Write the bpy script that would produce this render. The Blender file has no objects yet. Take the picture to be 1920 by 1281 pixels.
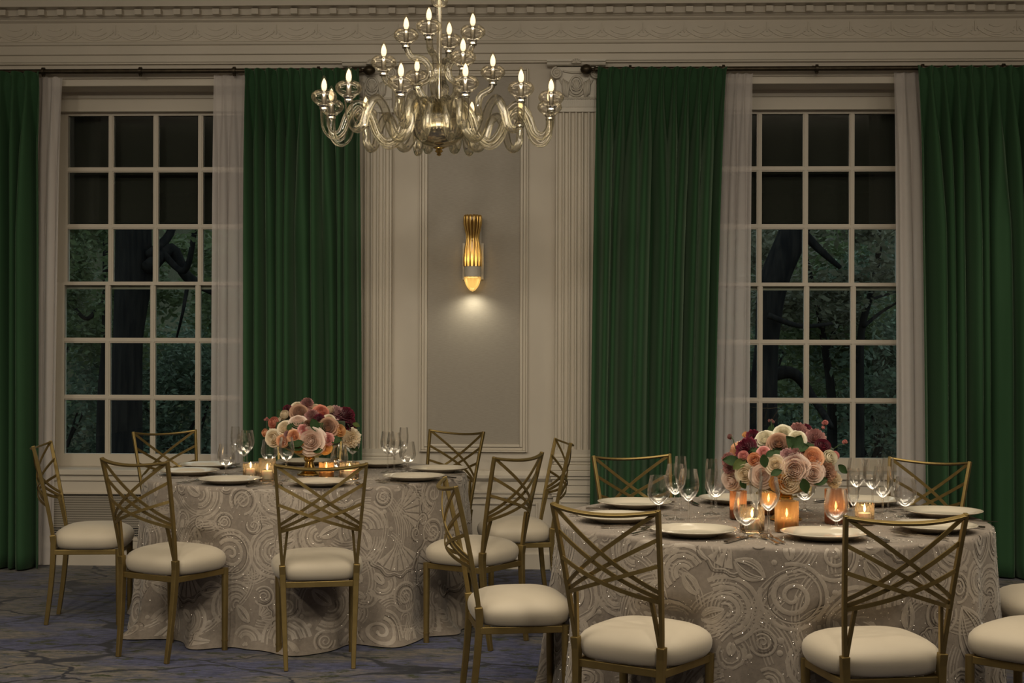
import bpy, math, random
from mathutils import Vector, Matrix
PI = math.pi
R_ = math.radians
rnd = random.Random(7)
scene = bpy.context.scene
COL = scene.collection

# ------------------------------------------------------------------ camera
FPX = 2800.0                      # focal length in pixels of the 1920x1281 frame
YAW = R_(2.2); ROLL = R_(0.17)
CAM = Vector((0.61, -9.52, 1.45))
CROT = Matrix.Rotation(YAW, 3, 'Z') @ Matrix.Rotation(PI/2, 3, 'X') @ Matrix.Rotation(ROLL, 3, 'Z')
cam_d = bpy.data.cameras.new('camera'); cam_o = bpy.data.objects.new('camera', cam_d)
COL.objects.link(cam_o); scene.camera = cam_o
cam_d.sensor_width = 36.0; cam_d.lens = 36.0*FPX/1920.0
cam_d.clip_start = 0.05; cam_d.clip_end = 200
cam_o.matrix_world = Matrix.Translation(CAM) @ CROT.to_4x4()

# ------------------------------------------------------------------ world: blue dusk sky
world = bpy.data.worlds.new('dusk'); scene.world = world; world.use_nodes = True
bg = world.node_tree.nodes['Background']
bg.inputs['Color'].default_value = (0.66, 0.80, 0.84, 1); bg.inputs['Strength'].default_value = 1.0

# ------------------------------------------------------------------ added fill lights, out of view overhead
def area(name, loc, sx, sy, power, col, rot=(0, 0, 0)):
    d = bpy.data.lights.new(name, 'AREA'); d.shape = 'RECTANGLE'; d.size = sx; d.size_y = sy
    d.energy = power; d.color = col
    o = bpy.data.objects.new(name, d); o.location = loc; o.rotation_euler = rot; COL.objects.link(o); return o
WARM = (1.0, 0.868, 0.672)
area('fill_uplight', (0.4, -4.9, 2.95), 9.0, 2.0, 125, WARM, (R_(180), 0, 0))  # added fill, bounced off the ceiling to lift the room
area('fill_overhead', (0.6, -4.8, 3.90), 8.0, 1.2, 140, WARM)  # added overhead fill, no lamp known there
def aim_fill(x, y, tx, ty, tz, power, size):              # added fill spots above the viewer, no fittings seen there
    d = bpy.data.lights.new('fill_spot', 'SPOT'); d.energy = power; d.color = WARM; d.spot_size = R_(size); d.spot_blend = 1.0; d.shadow_soft_size = .22
    o = bpy.data.objects.new('fill_spot', d); o.location = (x, y, 3.9); COL.objects.link(o)
    o.rotation_euler = (Vector((tx, ty, tz))-Vector((x, y, 3.9))).to_track_quat('-Z', 'Y').to_euler()
for x in (-2.8, -.7, 1.5, 5.7): aim_fill(x, -9.0, x*.95, -1.6, .9, 370, 58)
scene.view_settings.view_transform = 'Standard'
scene.view_settings.look = 'None'
scene.view_settings.exposure = 0.0
scene.view_settings.gamma = 1.0
scene.view_settings.use_curve_mapping = False
scene.cycles.use_denoising = True
scene.cycles.transparent_max_bounces = 40
scene.cycles.max_bounces = 14
scene.cycles.transmission_bounces = 12
scene.cycles.caustics_reflective = False
scene.cycles.caustics_refractive = False
scene.cycles.sample_clamp_indirect = 4.0

# ------------------------------------------------------------------ picture to place helpers
FWD = Vector((-math.sin(YAW), math.cos(YAW), 0)); RIGHT = Vector((math.cos(YAW), math.sin(YAW), 0))
def W(xc, zc, z=0.0):
    p = CAM + RIGHT*xc + FWD*zc
    return Vector((p.x, p.y, z))
def ray(px, py):
    return (CROT @ Vector(((px-960)/FPX, (640.5-py)/FPX, -1))).normalized()
def on_z(px, py, z):
    d = ray(px, py); t = (z-CAM.z)/d.z; return CAM + d*t
def on_y(px, py, y):
    d = ray(px, py); t = (y-CAM.y)/d.y; return CAM + d*t
def XW(px, y=0.0): return on_y(px, 640.5, y).x
def ZW(py, y=0.0, px=888): return on_y(px, py, y).z

# ------------------------------------------------------------------ materials
MATS = {}
def new_mat(name):
    m = bpy.data.materials.new(name); m.use_nodes = True
    nt = m.node_tree; MATS[name] = m
    return m, nt, nt.nodes['Principled BSDF']
def C4(c): return (c[0], c[1], c[2], 1)
def setp(b, **k):
    names = dict(base='Base Color', rough='Roughness', metal='Metallic', spec='Specular IOR Level', sheen='Sheen Weight',
                 sheenr='Sheen Roughness', sheent='Sheen Tint', trans='Transmission Weight', ior='IOR', coat='Coat Weight', alpha='Alpha',
                 emis='Emission Color', emis_s='Emission Strength', sss='Subsurface Weight')
    for key, v in k.items():
        b.inputs[names[key]].default_value = C4(v) if isinstance(v, tuple) else v
def N(nt, t, **k):
    n = nt.nodes.new(t)
    for a, v in k.items(): setattr(n, a, v)
    return n
def L(nt, a, ao, b, bi): nt.links.new(a.outputs[ao], b.inputs[bi])
def noise_var(nt, b, c1, c2, scale=8, detail=4, stretch=None, coord='Object', bump=0.0, bscale=None, lo=.35, hi=.65):
    tc = N(nt, 'ShaderNodeTexCoord'); mp = N(nt, 'ShaderNodeMapping'); L(nt, tc, coord, mp, 'Vector')
    if stretch: mp.inputs['Scale'].default_value = stretch
    nz = N(nt, 'ShaderNodeTexNoise'); nz.inputs['Scale'].default_value = scale; nz.inputs['Detail'].default_value = detail
    L(nt, mp, 'Vector', nz, 'Vector')
    r = N(nt, 'ShaderNodeValToRGB'); r.color_ramp.elements[0].position = lo; r.color_ramp.elements[1].position = hi
    r.color_ramp.elements[0].color = C4(c1); r.color_ramp.elements[1].color = C4(c2)
    L(nt, nz, 'Fac', r, 'Fac'); L(nt, r, 'Color', b, 'Base Color')
    if bump:
        n2 = N(nt, 'ShaderNodeTexNoise'); n2.inputs['Scale'].default_value = bscale or scale*4; n2.inputs['Detail'].default_value = 3
        L(nt, mp, 'Vector', n2, 'Vector')
        bp = N(nt, 'ShaderNodeBump'); bp.inputs['Strength'].default_value = bump; bp.inputs['Distance'].default_value = 0.004
        L(nt, n2, 'Fac', bp, 'Height'); L(nt, bp, 'Normal', b, 'Normal')
    return mp

def simple(name, c1, c2, rough=.5, scale=6, **k):
    m, nt, b = new_mat(name)
    bump = k.pop('bump', 0); stretch = k.pop('stretch', None); bs = k.pop('bscale', None)
    noise_var(nt, b, c1, c2, scale, bump=bump, stretch=stretch, bscale=bs)
    setp(b, rough=rough, **k); return m

simple('wall_paint', (.56, .51, .44), (.60, .55, .475), .55, 1.5, bump=.03, bscale=60)
simple('trim_paint', (.58, .53, .45), (.62, .565, .485), .42, 2.0, bump=.02, bscale=40)
simple('wallpaper', (.315, .285, .243), (.36, .326, .28), .5, 30, stretch=(1, 1, 14), bump=.12, bscale=40)
simple('ceiling_paint', (.58, .55, .50), (.62, .59, .53), .7, 1)
simple('dark_void', (.02, .02, .02), (.03, .03, .028), .8, 3)
simple('bronze', (.045, .034, .022), (.07, .055, .035), .38, 30, metal=.7)
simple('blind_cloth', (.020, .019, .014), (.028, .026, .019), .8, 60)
simple('gold_chair', (.265, .193, .072), (.305, .222, .085), .44, 25, metal=.82)
simple('seat_fabric', (.505, .445, .35), (.535, .475, .375), .62, 5, sheen=.2, bump=.03, bscale=300)
simple('plate_china', (.64, .585, .48), (.66, .605, .50), .16, 2, coat=.3)
simple('silver', (.55, .50, .43), (.62, .57, .50), .2, 40, metal=1.0)
simple('dark_silver', (.30, .28, .25), (.36, .33, .30), .25, 40, metal=1.0)
simple('gold_vase', (.62, .40, .12), (.72, .48, .16), .24, 30, metal=1.0)
simple('gold_rod', (.80, .52, .16), (.88, .60, .20), .3, 30, metal=.85)
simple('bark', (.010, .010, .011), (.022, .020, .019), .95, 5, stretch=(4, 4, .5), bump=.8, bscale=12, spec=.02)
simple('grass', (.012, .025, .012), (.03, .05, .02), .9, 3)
simple('wax', (.85, .78, .6), (.9, .82, .65), .5, 10, sss=.3)
simple('chrome', (.75, .72, .66), (.8, .77, .7), .08, 10, metal=1.0)
simple('plaster_white', (.60, .56, .49), (.63, .585, .51), .4, 10)
simple('cover_back_shade', (.20, .18, .15), (.23, .21, .17), .7, 5)  # mid-tone that paints in the shadow behind the grille
simple('wood', (.12, .07, .035), (.18, .10, .05), .5, 10)

def velvet():
    m, nt, b = new_mat('velvet')
    noise_var(nt, b, (.032, .080, .038), (.046, .108, .054), 3, stretch=(1, 1, .15), bump=.05, bscale=200)
    setp(b, rough=.85, sheen=.5, sheenr=.35, sheent=(.42, .60, .42), spec=.05)
velvet()

def sheer():
    m, nt, b = new_mat('sheer')
    out = nt.nodes['Material Output']; nt.nodes.remove(b)
    tc = N(nt, 'ShaderNodeTexCoord'); w = N(nt, 'ShaderNodeTexWave'); w.bands_direction = 'Z'
    w.inputs['Scale'].default_value = 90; w.inputs['Distortion'].default_value = 2; L(nt, tc, 'Object', w, 'Vector')
    df = N(nt, 'ShaderNodeBsdfDiffuse'); df.inputs['Color'].default_value = (.82, .77, .76, 1)
    tl = N(nt, 'ShaderNodeBsdfTranslucent'); tl.inputs['Color'].default_value = (.72, .68, .66, 1)
    tr = N(nt, 'ShaderNodeBsdfTransparent')
    m1 = N(nt, 'ShaderNodeMixShader'); m1.inputs[0].default_value = .22; L(nt, df, 0, m1, 1); L(nt, tl, 0, m1, 2)
    mr = N(nt, 'ShaderNodeMapRange'); mr.inputs['To Min'].default_value = .22; mr.inputs['To Max'].default_value = .42
    L(nt, w, 'Color', mr, 'Value')
    m2 = N(nt, 'ShaderNodeMixShader'); L(nt, mr, 0, m2, 0); L(nt, m1, 0, m2, 1); L(nt, tr, 0, m2, 2)
    L(nt, m2, 0, out, 'Surface')
sheer()

def thin_glass(name, tint=(1, 1, 1), ior=1.5, rough=0.0, gl=(1, 1, 1), boost=1.0, cap=1.0):
    m, nt, b = new_mat(name)
    out = nt.nodes['Material Output']; nt.nodes.remove(b)
    fr = N(nt, 'ShaderNodeFresnel'); fr.inputs['IOR'].default_value = ior
    mu = N(nt, 'ShaderNodeMath', operation='MULTIPLY'); mu.inputs[1].default_value = boost
    L(nt, fr, 0, mu, 0)
    if cap < 1:
        mn = N(nt, 'ShaderNodeMath', operation='MINIMUM'); mn.inputs[1].default_value = cap; L(nt, mu, 0, mn, 0); mu = mn
    tr = N(nt, 'ShaderNodeBsdfTransparent'); tr.inputs['Color'].default_value = C4(tint)
    g = N(nt, 'ShaderNodeBsdfGlossy'); g.inputs['Roughness'].default_value = rough; g.inputs['Color'].default_value = C4(gl)
    mx = N(nt, 'ShaderNodeMixShader'); L(nt, mu, 0, mx, 0); L(nt, tr, 0, mx, 1); L(nt, g, 0, mx, 2); L(nt, mx, 0, out, 'Surface')
    return m
thin_glass('window_glass', (.93, .97, .95), 1.45)
thin_glass('stemware', (.99, .985, .975), 1.5, 0.05, boost=2.0, cap=.7)
thin_glass('bulb_glass', (1, .96, .88), 1.45, cap=.25)
thin_glass('cup_glass', (.985, .965, .92), 1.5, 0.06, (1, .97, .9), boost=1.3, cap=.6)

def solid_glass(name, col, rough=0.02, mix=.25, milk=.12):
    m, nt, b = new_mat(name)
    out = nt.nodes['Material Output']; nt.nodes.remove(b)
    g = N(nt, 'ShaderNodeBsdfGlass'); g.inputs['Color'].default_value = C4(col); g.inputs['Roughness'].default_value = rough; g.inputs['IOR'].default_value = 1.48
    tr = N(nt, 'ShaderNodeBsdfTransparent'); tr.inputs['Color'].default_value = C4(col)
    mx = N(nt, 'ShaderNodeMixShader'); mx.inputs[0].default_value = mix; L(nt, g, 0, mx, 1); L(nt, tr, 0, mx, 2)
    df = N(nt, 'ShaderNodeBsdfDiffuse'); df.inputs['Color'].default_value = C4(tuple(.9*c for c in col))
    m2 = N(nt, 'ShaderNodeMixShader'); m2.inputs[0].default_value = milk; L(nt, mx, 0, m2, 1); L(nt, df, 0, m2, 2); L(nt, m2, 0, out, 'Surface')
thin_glass('arm_glass', (.975, .955, .89), 1.5, 0.06, (1, .985, .93), boost=2.2, cap=.8)
solid_glass('bowl_glass', (.86, .82, .72), .05, .2, .08)

def votive_glass(name, col, tcol, tfac, rough=.12, bump=0.0, bs=60):
    m, nt, b = new_mat(name)
    out = nt.nodes['Material Output']; nt.nodes.remove(b)
    tl = N(nt, 'ShaderNodeBsdfTranslucent'); tl.inputs['Color'].default_value = C4(col)
    tr = N(nt, 'ShaderNodeBsdfTransparent'); tr.inputs['Color'].default_value = C4(tcol)
    m1 = N(nt, 'ShaderNodeMixShader'); m1.inputs[0].default_value = tfac; L(nt, tl, 0, m1, 1); L(nt, tr, 0, m1, 2)
    g = N(nt, 'ShaderNodeBsdfGlossy'); g.inputs['Roughness'].default_value = rough; g.inputs['Color'].default_value = (1, .92, .8, 1)
    fr = N(nt, 'ShaderNodeFresnel'); fr.inputs['IOR'].default_value = 1.6
    m2 = N(nt, 'ShaderNodeMixShader'); L(nt, fr, 0, m2, 0); L(nt, m1, 0, m2, 1); L(nt, g, 0, m2, 2); L(nt, m2, 0, out, 'Surface')
    if bump:
        tc = N(nt, 'ShaderNodeTexCoord'); v = N(nt, 'ShaderNodeTexNoise'); v.inputs['Scale'].default_value = bs; L(nt, tc, 'Object', v, 'Vector')
        bp = N(nt, 'ShaderNodeBump'); bp.inputs['Strength'].default_value = bump; bp.inputs['Distance'].default_value = .004
        L(nt, v, 'Fac', bp, 'Height'); L(nt, bp, 0, g, 'Normal'); L(nt, bp, 0, tl, 'Normal')
votive_glass('amber_glass', (.85, .52, .26), (.95, .68, .40), .42, .2, .6, 90)
votive_glass('rose_glass', (.72, .36, .22), (.85, .50, .34), .35, .2, .6, 90)
votive_glass('crystal_glass', (.95, .85, .72), (.98, .93, .88), .72, .05, .7, 70)
votive_glass('sconce_glass', (.95, .66, .26), (.98, .80, .45), .30, .10, .2, 30)

def emission(name, col, s):
    m, nt, b = new_mat(name)
    out = nt.nodes['Material Output']; nt.nodes.remove(b)
    e = N(nt, 'ShaderNodeEmission'); e.inputs['Color'].default_value = C4(col); e.inputs['Strength'].default_value = s
    L(nt, e, 0, out, 'Surface')
emission('filament', (1.0, .78, .46), 2.1)
emission('flame', (1.0, .62, .22), 16.0)
emission('lamp_glow', (1.0, .85, .55), 3.0)

def carpet():
    m, nt, b = new_mat('carpet')
    tc = N(nt, 'ShaderNodeTexCoord')
    def noise(scale, stretch, detail=5, rough=.6):
        mp = N(nt, 'ShaderNodeMapping'); mp.inputs['Scale'].default_value = stretch; L(nt, tc, 'Object', mp, 'Vector')
        n = N(nt, 'ShaderNodeTexNoise'); n.inputs['Scale'].default_value = scale; n.inputs['Detail'].default_value = detail
        n.inputs['Roughness'].default_value = rough; L(nt, mp, 'Vector', n, 'Vector'); return n
    def ramp(src, lo, hi, out='Fac'):
        r = N(nt, 'ShaderNodeMapRange'); r.inputs['From Min'].default_value = lo; r.inputs['From Max'].default_value = hi
        L(nt, src, out, r, 'Value'); return r
    def mix(fac, a, bb):
        x = N(nt, 'ShaderNodeMix', data_type='RGBA'); nt.links.new(fac.outputs[0], x.inputs[0])
        for i, v in ((6, a), (7, bb)):
            if isinstance(v, tuple): x.inputs[i].default_value = C4(v)
            else: nt.links.new(v.outputs[2], x.inputs[i])
        return x
    taupe, taupe2, navy, blue, olive, dark = (.150, .130, .110), (.070, .070, .074), (.026, .032, .080), (.075, .082, .165), (.020, .027, .004), (.006, .008, .018)
    a = mix(ramp(noise(22, (.5, 1.2, 1), 8, .7), .44, .56), taupe, taupe2)
    bl = mix(ramp(noise(34, (.4, 1.6, 1), 6, .7), .44, .58), navy, blue)
    c = mix(ramp(noise(.95, (.7, 1.5, 1), 8, .62), .45, .53), a, bl)
    d = mix(ramp(noise(10, (.6, 1.3, 1), 9, .75), .55, .575), c, olive)
    e = mix(ramp(noise(15, (.5, 1.3, 1), 8, .75), .565, .60), d, (.045, .055, .085))
    mp = N(nt, 'ShaderNodeMapping'); mp.inputs['Scale'].default_value = (.9, 1.25, 1); L(nt, tc, 'Object', mp, 'Vector')
    nz = N(nt, 'ShaderNodeTexNoise'); nz.inputs['Scale'].default_value = 3.0; nz.inputs['Detail'].default_value = 6; L(nt, mp, 'Vector', nz, 'Vector')
    ad = N(nt, 'ShaderNodeVectorMath', operation='MULTIPLY_ADD'); ad.inputs[1].default_value = (.42, .42, 0)
    L(nt, nz, 'Color', ad, 0); L(nt, mp, 'Vector', ad, 2)
    vo = N(nt, 'ShaderNodeTexVoronoi', feature='DISTANCE_TO_EDGE'); vo.inputs['Scale'].default_value = 1.55; L(nt, ad, 0, vo, 'Vector')
    nw = noise(2.0, (1, 1, 1), 3)
    wd = N(nt, 'ShaderNodeMapRange'); wd.inputs['From Min'].default_value = .35; wd.inputs['From Max'].default_value = .68
    wd.inputs['To Min'].default_value = 120; wd.inputs['To Max'].default_value = 26; L(nt, nw, 'Fac', wd, 'Value')
    mu = N(nt, 'ShaderNodeMath', operation='MULTIPLY'); nt.links.new(vo.outputs['Distance'], mu.inputs[0]); nt.links.new(wd.outputs[0], mu.inputs[1])
    sb = N(nt, 'ShaderNodeMath', operation='SUBTRACT'); sb.use_clamp = True; sb.inputs[0].default_value = 1.9; L(nt, mu, 0, sb, 1)
    f = mix(sb, e, dark)
    nt.links.new(f.outputs[2], b.inputs['Base Color'])
    setp(b, rough=.95, spec=.1, sheen=.15)
    nb = noise(420, (1, 1, 1), 2); bp = N(nt, 'ShaderNodeBump'); bp.inputs['Strength'].default_value = .35; bp.inputs['Distance'].default_value = .004
    L(nt, nb, 'Fac', bp, 'Height'); L(nt, bp, 0, b, 'Normal')
carpet()

def cloth_mats():
    m, nt, b = new_mat('cloth_ground')
    noise_var(nt, b, (.218, .184, .152), (.262, .221, .184), 60, bump=.1, bscale=500)
    setp(b, rough=.7, sheen=.25)
    m, nt, b = new_mat('cloth_ribbon')
    noise_var(nt, b, (.34, .295, .248), (.40, .347, .292), 40, bump=.12, bscale=420)
    setp(b, rough=.45, sheen=.3)
    m, nt, b = new_mat('cloth_line')
    noise_var(nt, b, (.10, .082, .066), (.14, .115, .092), 40)
    setp(b, rough=.7)
    m, nt, b = new_mat('sequin'); setp(b, base=(.97, .93, .86), metal=1.0, rough=.24)
cloth_mats()

def petal_mat(name, c1, c2, sss=.0):
    m, nt, b = new_mat(name)
    out = nt.nodes['Material Output']
    noise_var(nt, b, c1, c2, 25, detail=2)
    setp(b, rough=.6, sheen=.2, spec=.25)
    tl = N(nt, 'ShaderNodeBsdfTranslucent'); tl.inputs['Color'].default_value = C4(tuple(min(1, (p+q)*.55) for p, q in zip(c1, c2)))
    mx = N(nt, 'ShaderNodeMixShader'); mx.inputs[0].default_value = .3
    nt.links.new(b.outputs[0], mx.inputs[1]); nt.links.new(tl.outputs[0], mx.inputs[2]); nt.links.new(mx.outputs[0], out.inputs['Surface'])
PET = dict(
    blush=((.86, .69, .60), (.91, .79, .70)), cream=((.85, .74, .56), (.90, .81, .66)), white=((.82, .77, .62), (.86, .82, .68)),
    peach=((.78, .42, .24), (.84, .52, .32)), apricot=((.80, .50, .22), (.86, .60, .32)), pink=((.74, .34, .33), (.80, .46, .42)),
    coral=((.70, .26, .18), (.76, .36, .26)), tan=((.46, .27, .18), (.54, .34, .24)), mauve=((.42, .20, .19), (.50, .27, .25)),
    lilac=((.56, .33, .34), (.64, .42, .42)), burgundy=((.13, .010, .030), (.22, .020, .050)), amber=((.84, .46, .12), (.88, .56, .18)))  # amber: candle glow put into the petal colour
for k, (a, b) in PET.items(): petal_mat('petal_'+k, a, b)
petal_mat('leaf_green', (.020, .050, .014), (.04, .085, .022))
petal_mat('leaf_olive', (.07, .10, .02), (.10, .13, .03))
petal_mat('foliage_a', (.070, .095, .038), (.125, .155, .065))
petal_mat('foliage_b', (.075, .110, .080), (.125, .165, .10))
petal_mat('foliage_c', (.10, .10, .06), (.16, .15, .10))

# ------------------------------------------------------------------ mesh builder
class MB:
    def __init__(s): s.v = []; s.f = []; s.mi = []
    def add(s, vs, fs, mi=0):
        o = len(s.v); s.v += [tuple(p) for p in vs]
        for f in fs: s.f.append(tuple(i+o for i in f)); s.mi.append(mi)
        return s
    def box(s, x0, x1, y0, y1, z0, z1, mi=0):
        vs = [(x0, y0, z0), (x1, y0, z0), (x1, y1, z0), (x0, y1, z0), (x0, y0, z1), (x1, y0, z1), (x1, y1, z1), (x0, y1, z1)]
        return s.add(vs, [(0, 3, 2, 1), (4, 5, 6, 7), (0, 1, 5, 4), (1, 2, 6, 5), (2, 3, 7, 6), (3, 0, 4, 7)], mi)
    def extrude_x(s, prof, x0, x1, caps=True):
        n = len(prof); vs = [(x0, y, z) for y, z in prof]+[(x1, y, z) for y, z in prof]
        fs = [(i, (i+1) % n, n+(i+1) % n, n+i) for i in range(n)]
        if caps: fs += [tuple(range(n-1, -1, -1)), tuple(range(n, 2*n))]
        return s.add(vs, fs)
    def lathe(s, prof, seg=24, c=(0, 0, 0), rfun=None, closed=False):
        n = len(prof); vs = []
        for r, z in prof:
            for k in range(seg):
                a = 2*PI*k/seg; q = r*(rfun(a, z) if rfun else 1)
                vs.append((c[0]+q*math.cos(a), c[1]+q*math.sin(a), c[2]+z))
        fs = []
        for i in range(n-1):
            for k in range(seg):
                k2 = (k+1) % seg; fs.append((i*seg+k, i*seg+k2, (i+1)*seg+k2, (i+1)*seg+k))
        return s.add(vs, fs)
    def tube(s, pts, rad, seg=8, rect=None, up=None, caps=True, closed=False):
        """sweep a circle (rad: number or list) or a rectangle (rect=(w,h)) along pts"""
        pts = [Vector(p) for p in pts]; n = len(pts); vs = []; prev = None
        for i, p in enumerate(pts):
            t = (pts[min(i+1, n-1)]-pts[max(i-1, 0)]).normalized()
            if up is not None: a = Vector(up(p) if callable(up) else up)
            elif prev is not None: a = prev
            else: a = Vector((0, 0, 1)) if abs(t.z) < .9 else Vector((1, 0, 0))
            a = (a-t*a.dot(t)); a = a.normalized() if a.length > 1e-6 else t.orthogonal().normalized()
            prev = a; b = t.cross(a)
            if rect:
                w, h = rect if not callable(rect) else rect(i/(n-1))
                for sx, sy in ((-1, -1), (1, -1), (1, 1), (-1, 1)): vs.append(p+b*(sx*w/2)+a*(sy*h/2))
            else:
                r = rad[i] if isinstance(rad, (list, tuple)) else rad
                for k in range(seg):
                    an = 2*PI*k/seg; vs.append(p+a*(r*math.cos(an))+b*(r*math.sin(an)))
        m = 4 if rect else seg; fs = []
        for i in range(n-1):
            for k in range(m):
                k2 = (k+1) % m; fs.append((i*m+k, i*m+k2, (i+1)*m+k2, (i+1)*m+k))
        if caps: fs += [tuple(range(m-1, -1, -1)), tuple(range((n-1)*m, n*m))]
        return s.add(vs, fs)
    def grid(s, nu, nv, fn, mi=0):
        vs = [fn(i/(nu-1), j/(nv-1)) for j in range(nv) for i in range(nu)]
        fs = [(j*nu+i, j*nu+i+1, (j+1)*nu+i+1, (j+1)*nu+i) for j in range(nv-1) for i in range(nu-1)]
        return s.add(vs, fs, mi)
    def mesh(s, name, mat, smooth=False, auto=None):
        me = bpy.data.meshes.new(name); me.from_pydata(s.v, [], s.f)
        for mm in (mat if isinstance(mat, (list, tuple)) else [mat]): me.materials.append(MATS[mm])
        if any(s.mi): me.polygons.foreach_set('material_index', s.mi)
        if smooth: me.shade_smooth()
        if auto is not None:
            me.shade_smooth(); me.set_sharp_from_angle(angle=R_(auto))
        me.update(); return me
    def build(s, name, mat, parent=None, smooth=False, auto=None, **k):
        return obj(name, s.mesh(name, mat, smooth, auto), parent, **k)
def obj(name, me, parent=None, loc=None, rz=None, bevel=None):
    o = bpy.data.objects.new(name, me); COL.objects.link(o)
    if parent is not None: o.parent = parent
    if loc is not None: o.location = loc
    if rz is not None: o.rotation_euler = (0, 0, rz)
    if bevel:
        md = o.modifiers.new('bevel', 'BEVEL'); md.width = bevel; md.segments = 2; md.limit_method = 'ANGLE'
    return o
def tag(o, label, cat, group=None, kind=None):
    o['label'] = label; o['category'] = cat
    if group: o['group'] = group
    if kind: o['kind'] = kind
    return o
def thing(name, label, cat, loc=(0, 0, 0), rz=0, group=None):
    o = bpy.data.objects.new(name, None); COL.objects.link(o); o.empty_display_size = .1
    o.location = loc; o.rotation_euler = (0, 0, rz); return tag(o, label, cat, group)
def structure(o, label=None, cat=None):
    o['kind'] = 'structure'
    if label: o['label'] = label
    if cat: o['category'] = cat
    return o
def sempty(name, label, cat, loc=(0, 0, 0)):
    o = bpy.data.objects.new(name, None); COL.objects.link(o); o.location = loc; return structure(o, label, cat)
def dup(root, loc, rz, label, group=None):
    r = root.copy(); COL.objects.link(r); r.location = loc; r.rotation_euler = (0, 0, rz); r['label'] = label
    if group: r['group'] = group
    for ch in [c for c in bpy.data.objects if c.parent == root]:
        c = ch.copy(); COL.objects.link(c); c.parent = r
        for g in [g for g in bpy.data.objects if g.parent == ch]:
            d = g.copy(); COL.objects.link(d); d.parent = c
    return r
def point(name, loc, power, col, radius=.01, parent=None):
    d = bpy.data.lights.new(name, 'POINT'); d.energy = power; d.color = col; d.shadow_soft_size = radius
    o = bpy.data.objects.new(name, d); o.location = loc; COL.objects.link(o)
    if parent is not None: o.parent = parent
    return o

# ================================================================== the room shell
XL, XR, YB, HC = -6.5, 7.0, -15.0, 3.95
WX = [(XW(293.1, .33)-0), XW(1508.3, .33)]        # window centres
HALF = (WX[1]-WX[0])/2; MID = (WX[1]+WX[0])/2
OW = .672                                          # half width of an opening
OZ0, OZ1 = .62, 3.085                              # sill and head of the openings
PX0 = XW(888)                                      # middle of the sconce panel
o = MB().box(XL, XR, YB, .9, -.1, 0).build('floor', 'carpet'); structure(o, 'blue, taupe and olive carpet with dark crack lines', 'floor')
o = MB().box(XL, XR, YB, .3, HC, HC+.1).build('ceiling', 'ceiling_paint'); structure(o, 'plain off-white ceiling above the cornice', 'ceiling')
w = MB()
edges = [XL]
for c in WX: edges += [c-OW, c+OW]
edges.append(XR)
for a, b in ((0, 1), (2, 3), (4, 5)): w.box(edges[a], edges[b], 0, .38, 0, HC)
for a, b in ((1, 2), (3, 4)):
    w.box(edges[a], edges[b], 0, .38, 0, OZ0-.03); w.box(edges[a], edges[b], 0, .38, OZ1, HC)
structure(w.build('wall_back', 'wall_paint'), 'cream panelled wall with two tall windows', 'wall')
structure(MB().box(XL-.1, XL, YB, .38, 0, HC).build('wall_left', 'wall_paint'), 'cream side wall on the left, out of view', 'wall')
structure(MB().box(XR, XR+.1, YB, .38, 0, HC).build('wall_right', 'wall_paint'), 'cream side wall on the right, out of view', 'wall')
structure(MB().box(XL, XR, YB-.1, YB, 0, HC).build('wall_front', 'wood'), 'dark wall behind the viewer, out of view', 'wall')  # unseen wall, made dark to keep the pane reflections dim

# ---------------- cornice
cor = sempty('trim_1', 'cream cornice with dentils and swag frieze along the wall top', 'cornice')
prof = [(0, 3.225), (-.030, 3.225), (-.030, 3.232), (-.036, 3.238), (-.036, 3.278), (-.050, 3.284), (-.050, 3.338), (-.062, 3.342), (-.066, 3.352), (-.066, 3.358), (-.040, 3.366),
        (-.040, 3.487), (-.052, 3.492), (-.060, 3.502), (-.060, 3.507), (-.072, 3.512), (-.078, 3.520), (-.100, 3.522), (-.100, 3.560), (-.185, 3.562), (-.185, 3.605),
        (-.20, 3.612), (-.215, 3.64), (-.27, 3.70), (-.30, 3.76), (-.30, 3.79), (-.33, 3.80), (-.37, 3.88), (-.38, HC), (0, HC)]
MB().extrude_x(prof[::-1], XL, XR).build('moulding', 'trim_paint', cor, auto=35)
dm = MB().box(-.0215, .0215, -.150, -.098, 3.518, 3.552).mesh('dentil', 'trim_paint')
x = -3.75
while x < 4.4:
    obj('dentil', dm, cor, (x, 0, 0)); x += .1245
def arcpts(xc, zt, hw, sag, n=14, y=-.043):
    return [(xc+hw*t, y, zt-sag*(1-t*t)) for t in [(-1+2*i/(n-1)) for i in range(n)]]
sw = MB(); F0 = 3.487
sw.tube(arcpts(0, F0-.058, .118, .052), 0, rect=(.010, .010), up=(0, -1, 0))
sw.tube(arcpts(0, F0-.060, .075, .026), 0, rect=(.006, .007), up=(0, -1, 0))
sw.tube(arcpts(0, F0-.036, .045, .014), 0, rect=(.005, .006), up=(0, -1, 0))
sw.tube([(-.03, -.043, F0-.098), (.03, -.043, F0-.098)], 0, rect=(.006, .006), up=(0, -1, 0))
sw.tube(arcpts(.13, F0-.080, .045, .022, 8), 0, rect=(.006, .008), up=(0, -1, 0))
sw.tube([(.13, -.043, F0-.015), (.13, -.043, F0-.075)], 0, rect=(.010, .006), up=(0, -1, 0))
for k in range(3): sw.tube([(.115+.015*k, -.043, F0-.05), (.106+.024*k, -.043, F0-.078)], 0, rect=(.006, .008), up=(0, -1, 0))
swm = sw.mesh('swag_ornament', 'trim_paint')
x = XW(888+47, -.04)-4*.26*4
while x < 4.6:
    if x > -3.8: obj('swag_ornament', swm, cor, (x, 0, 0))
    x += .26

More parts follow.
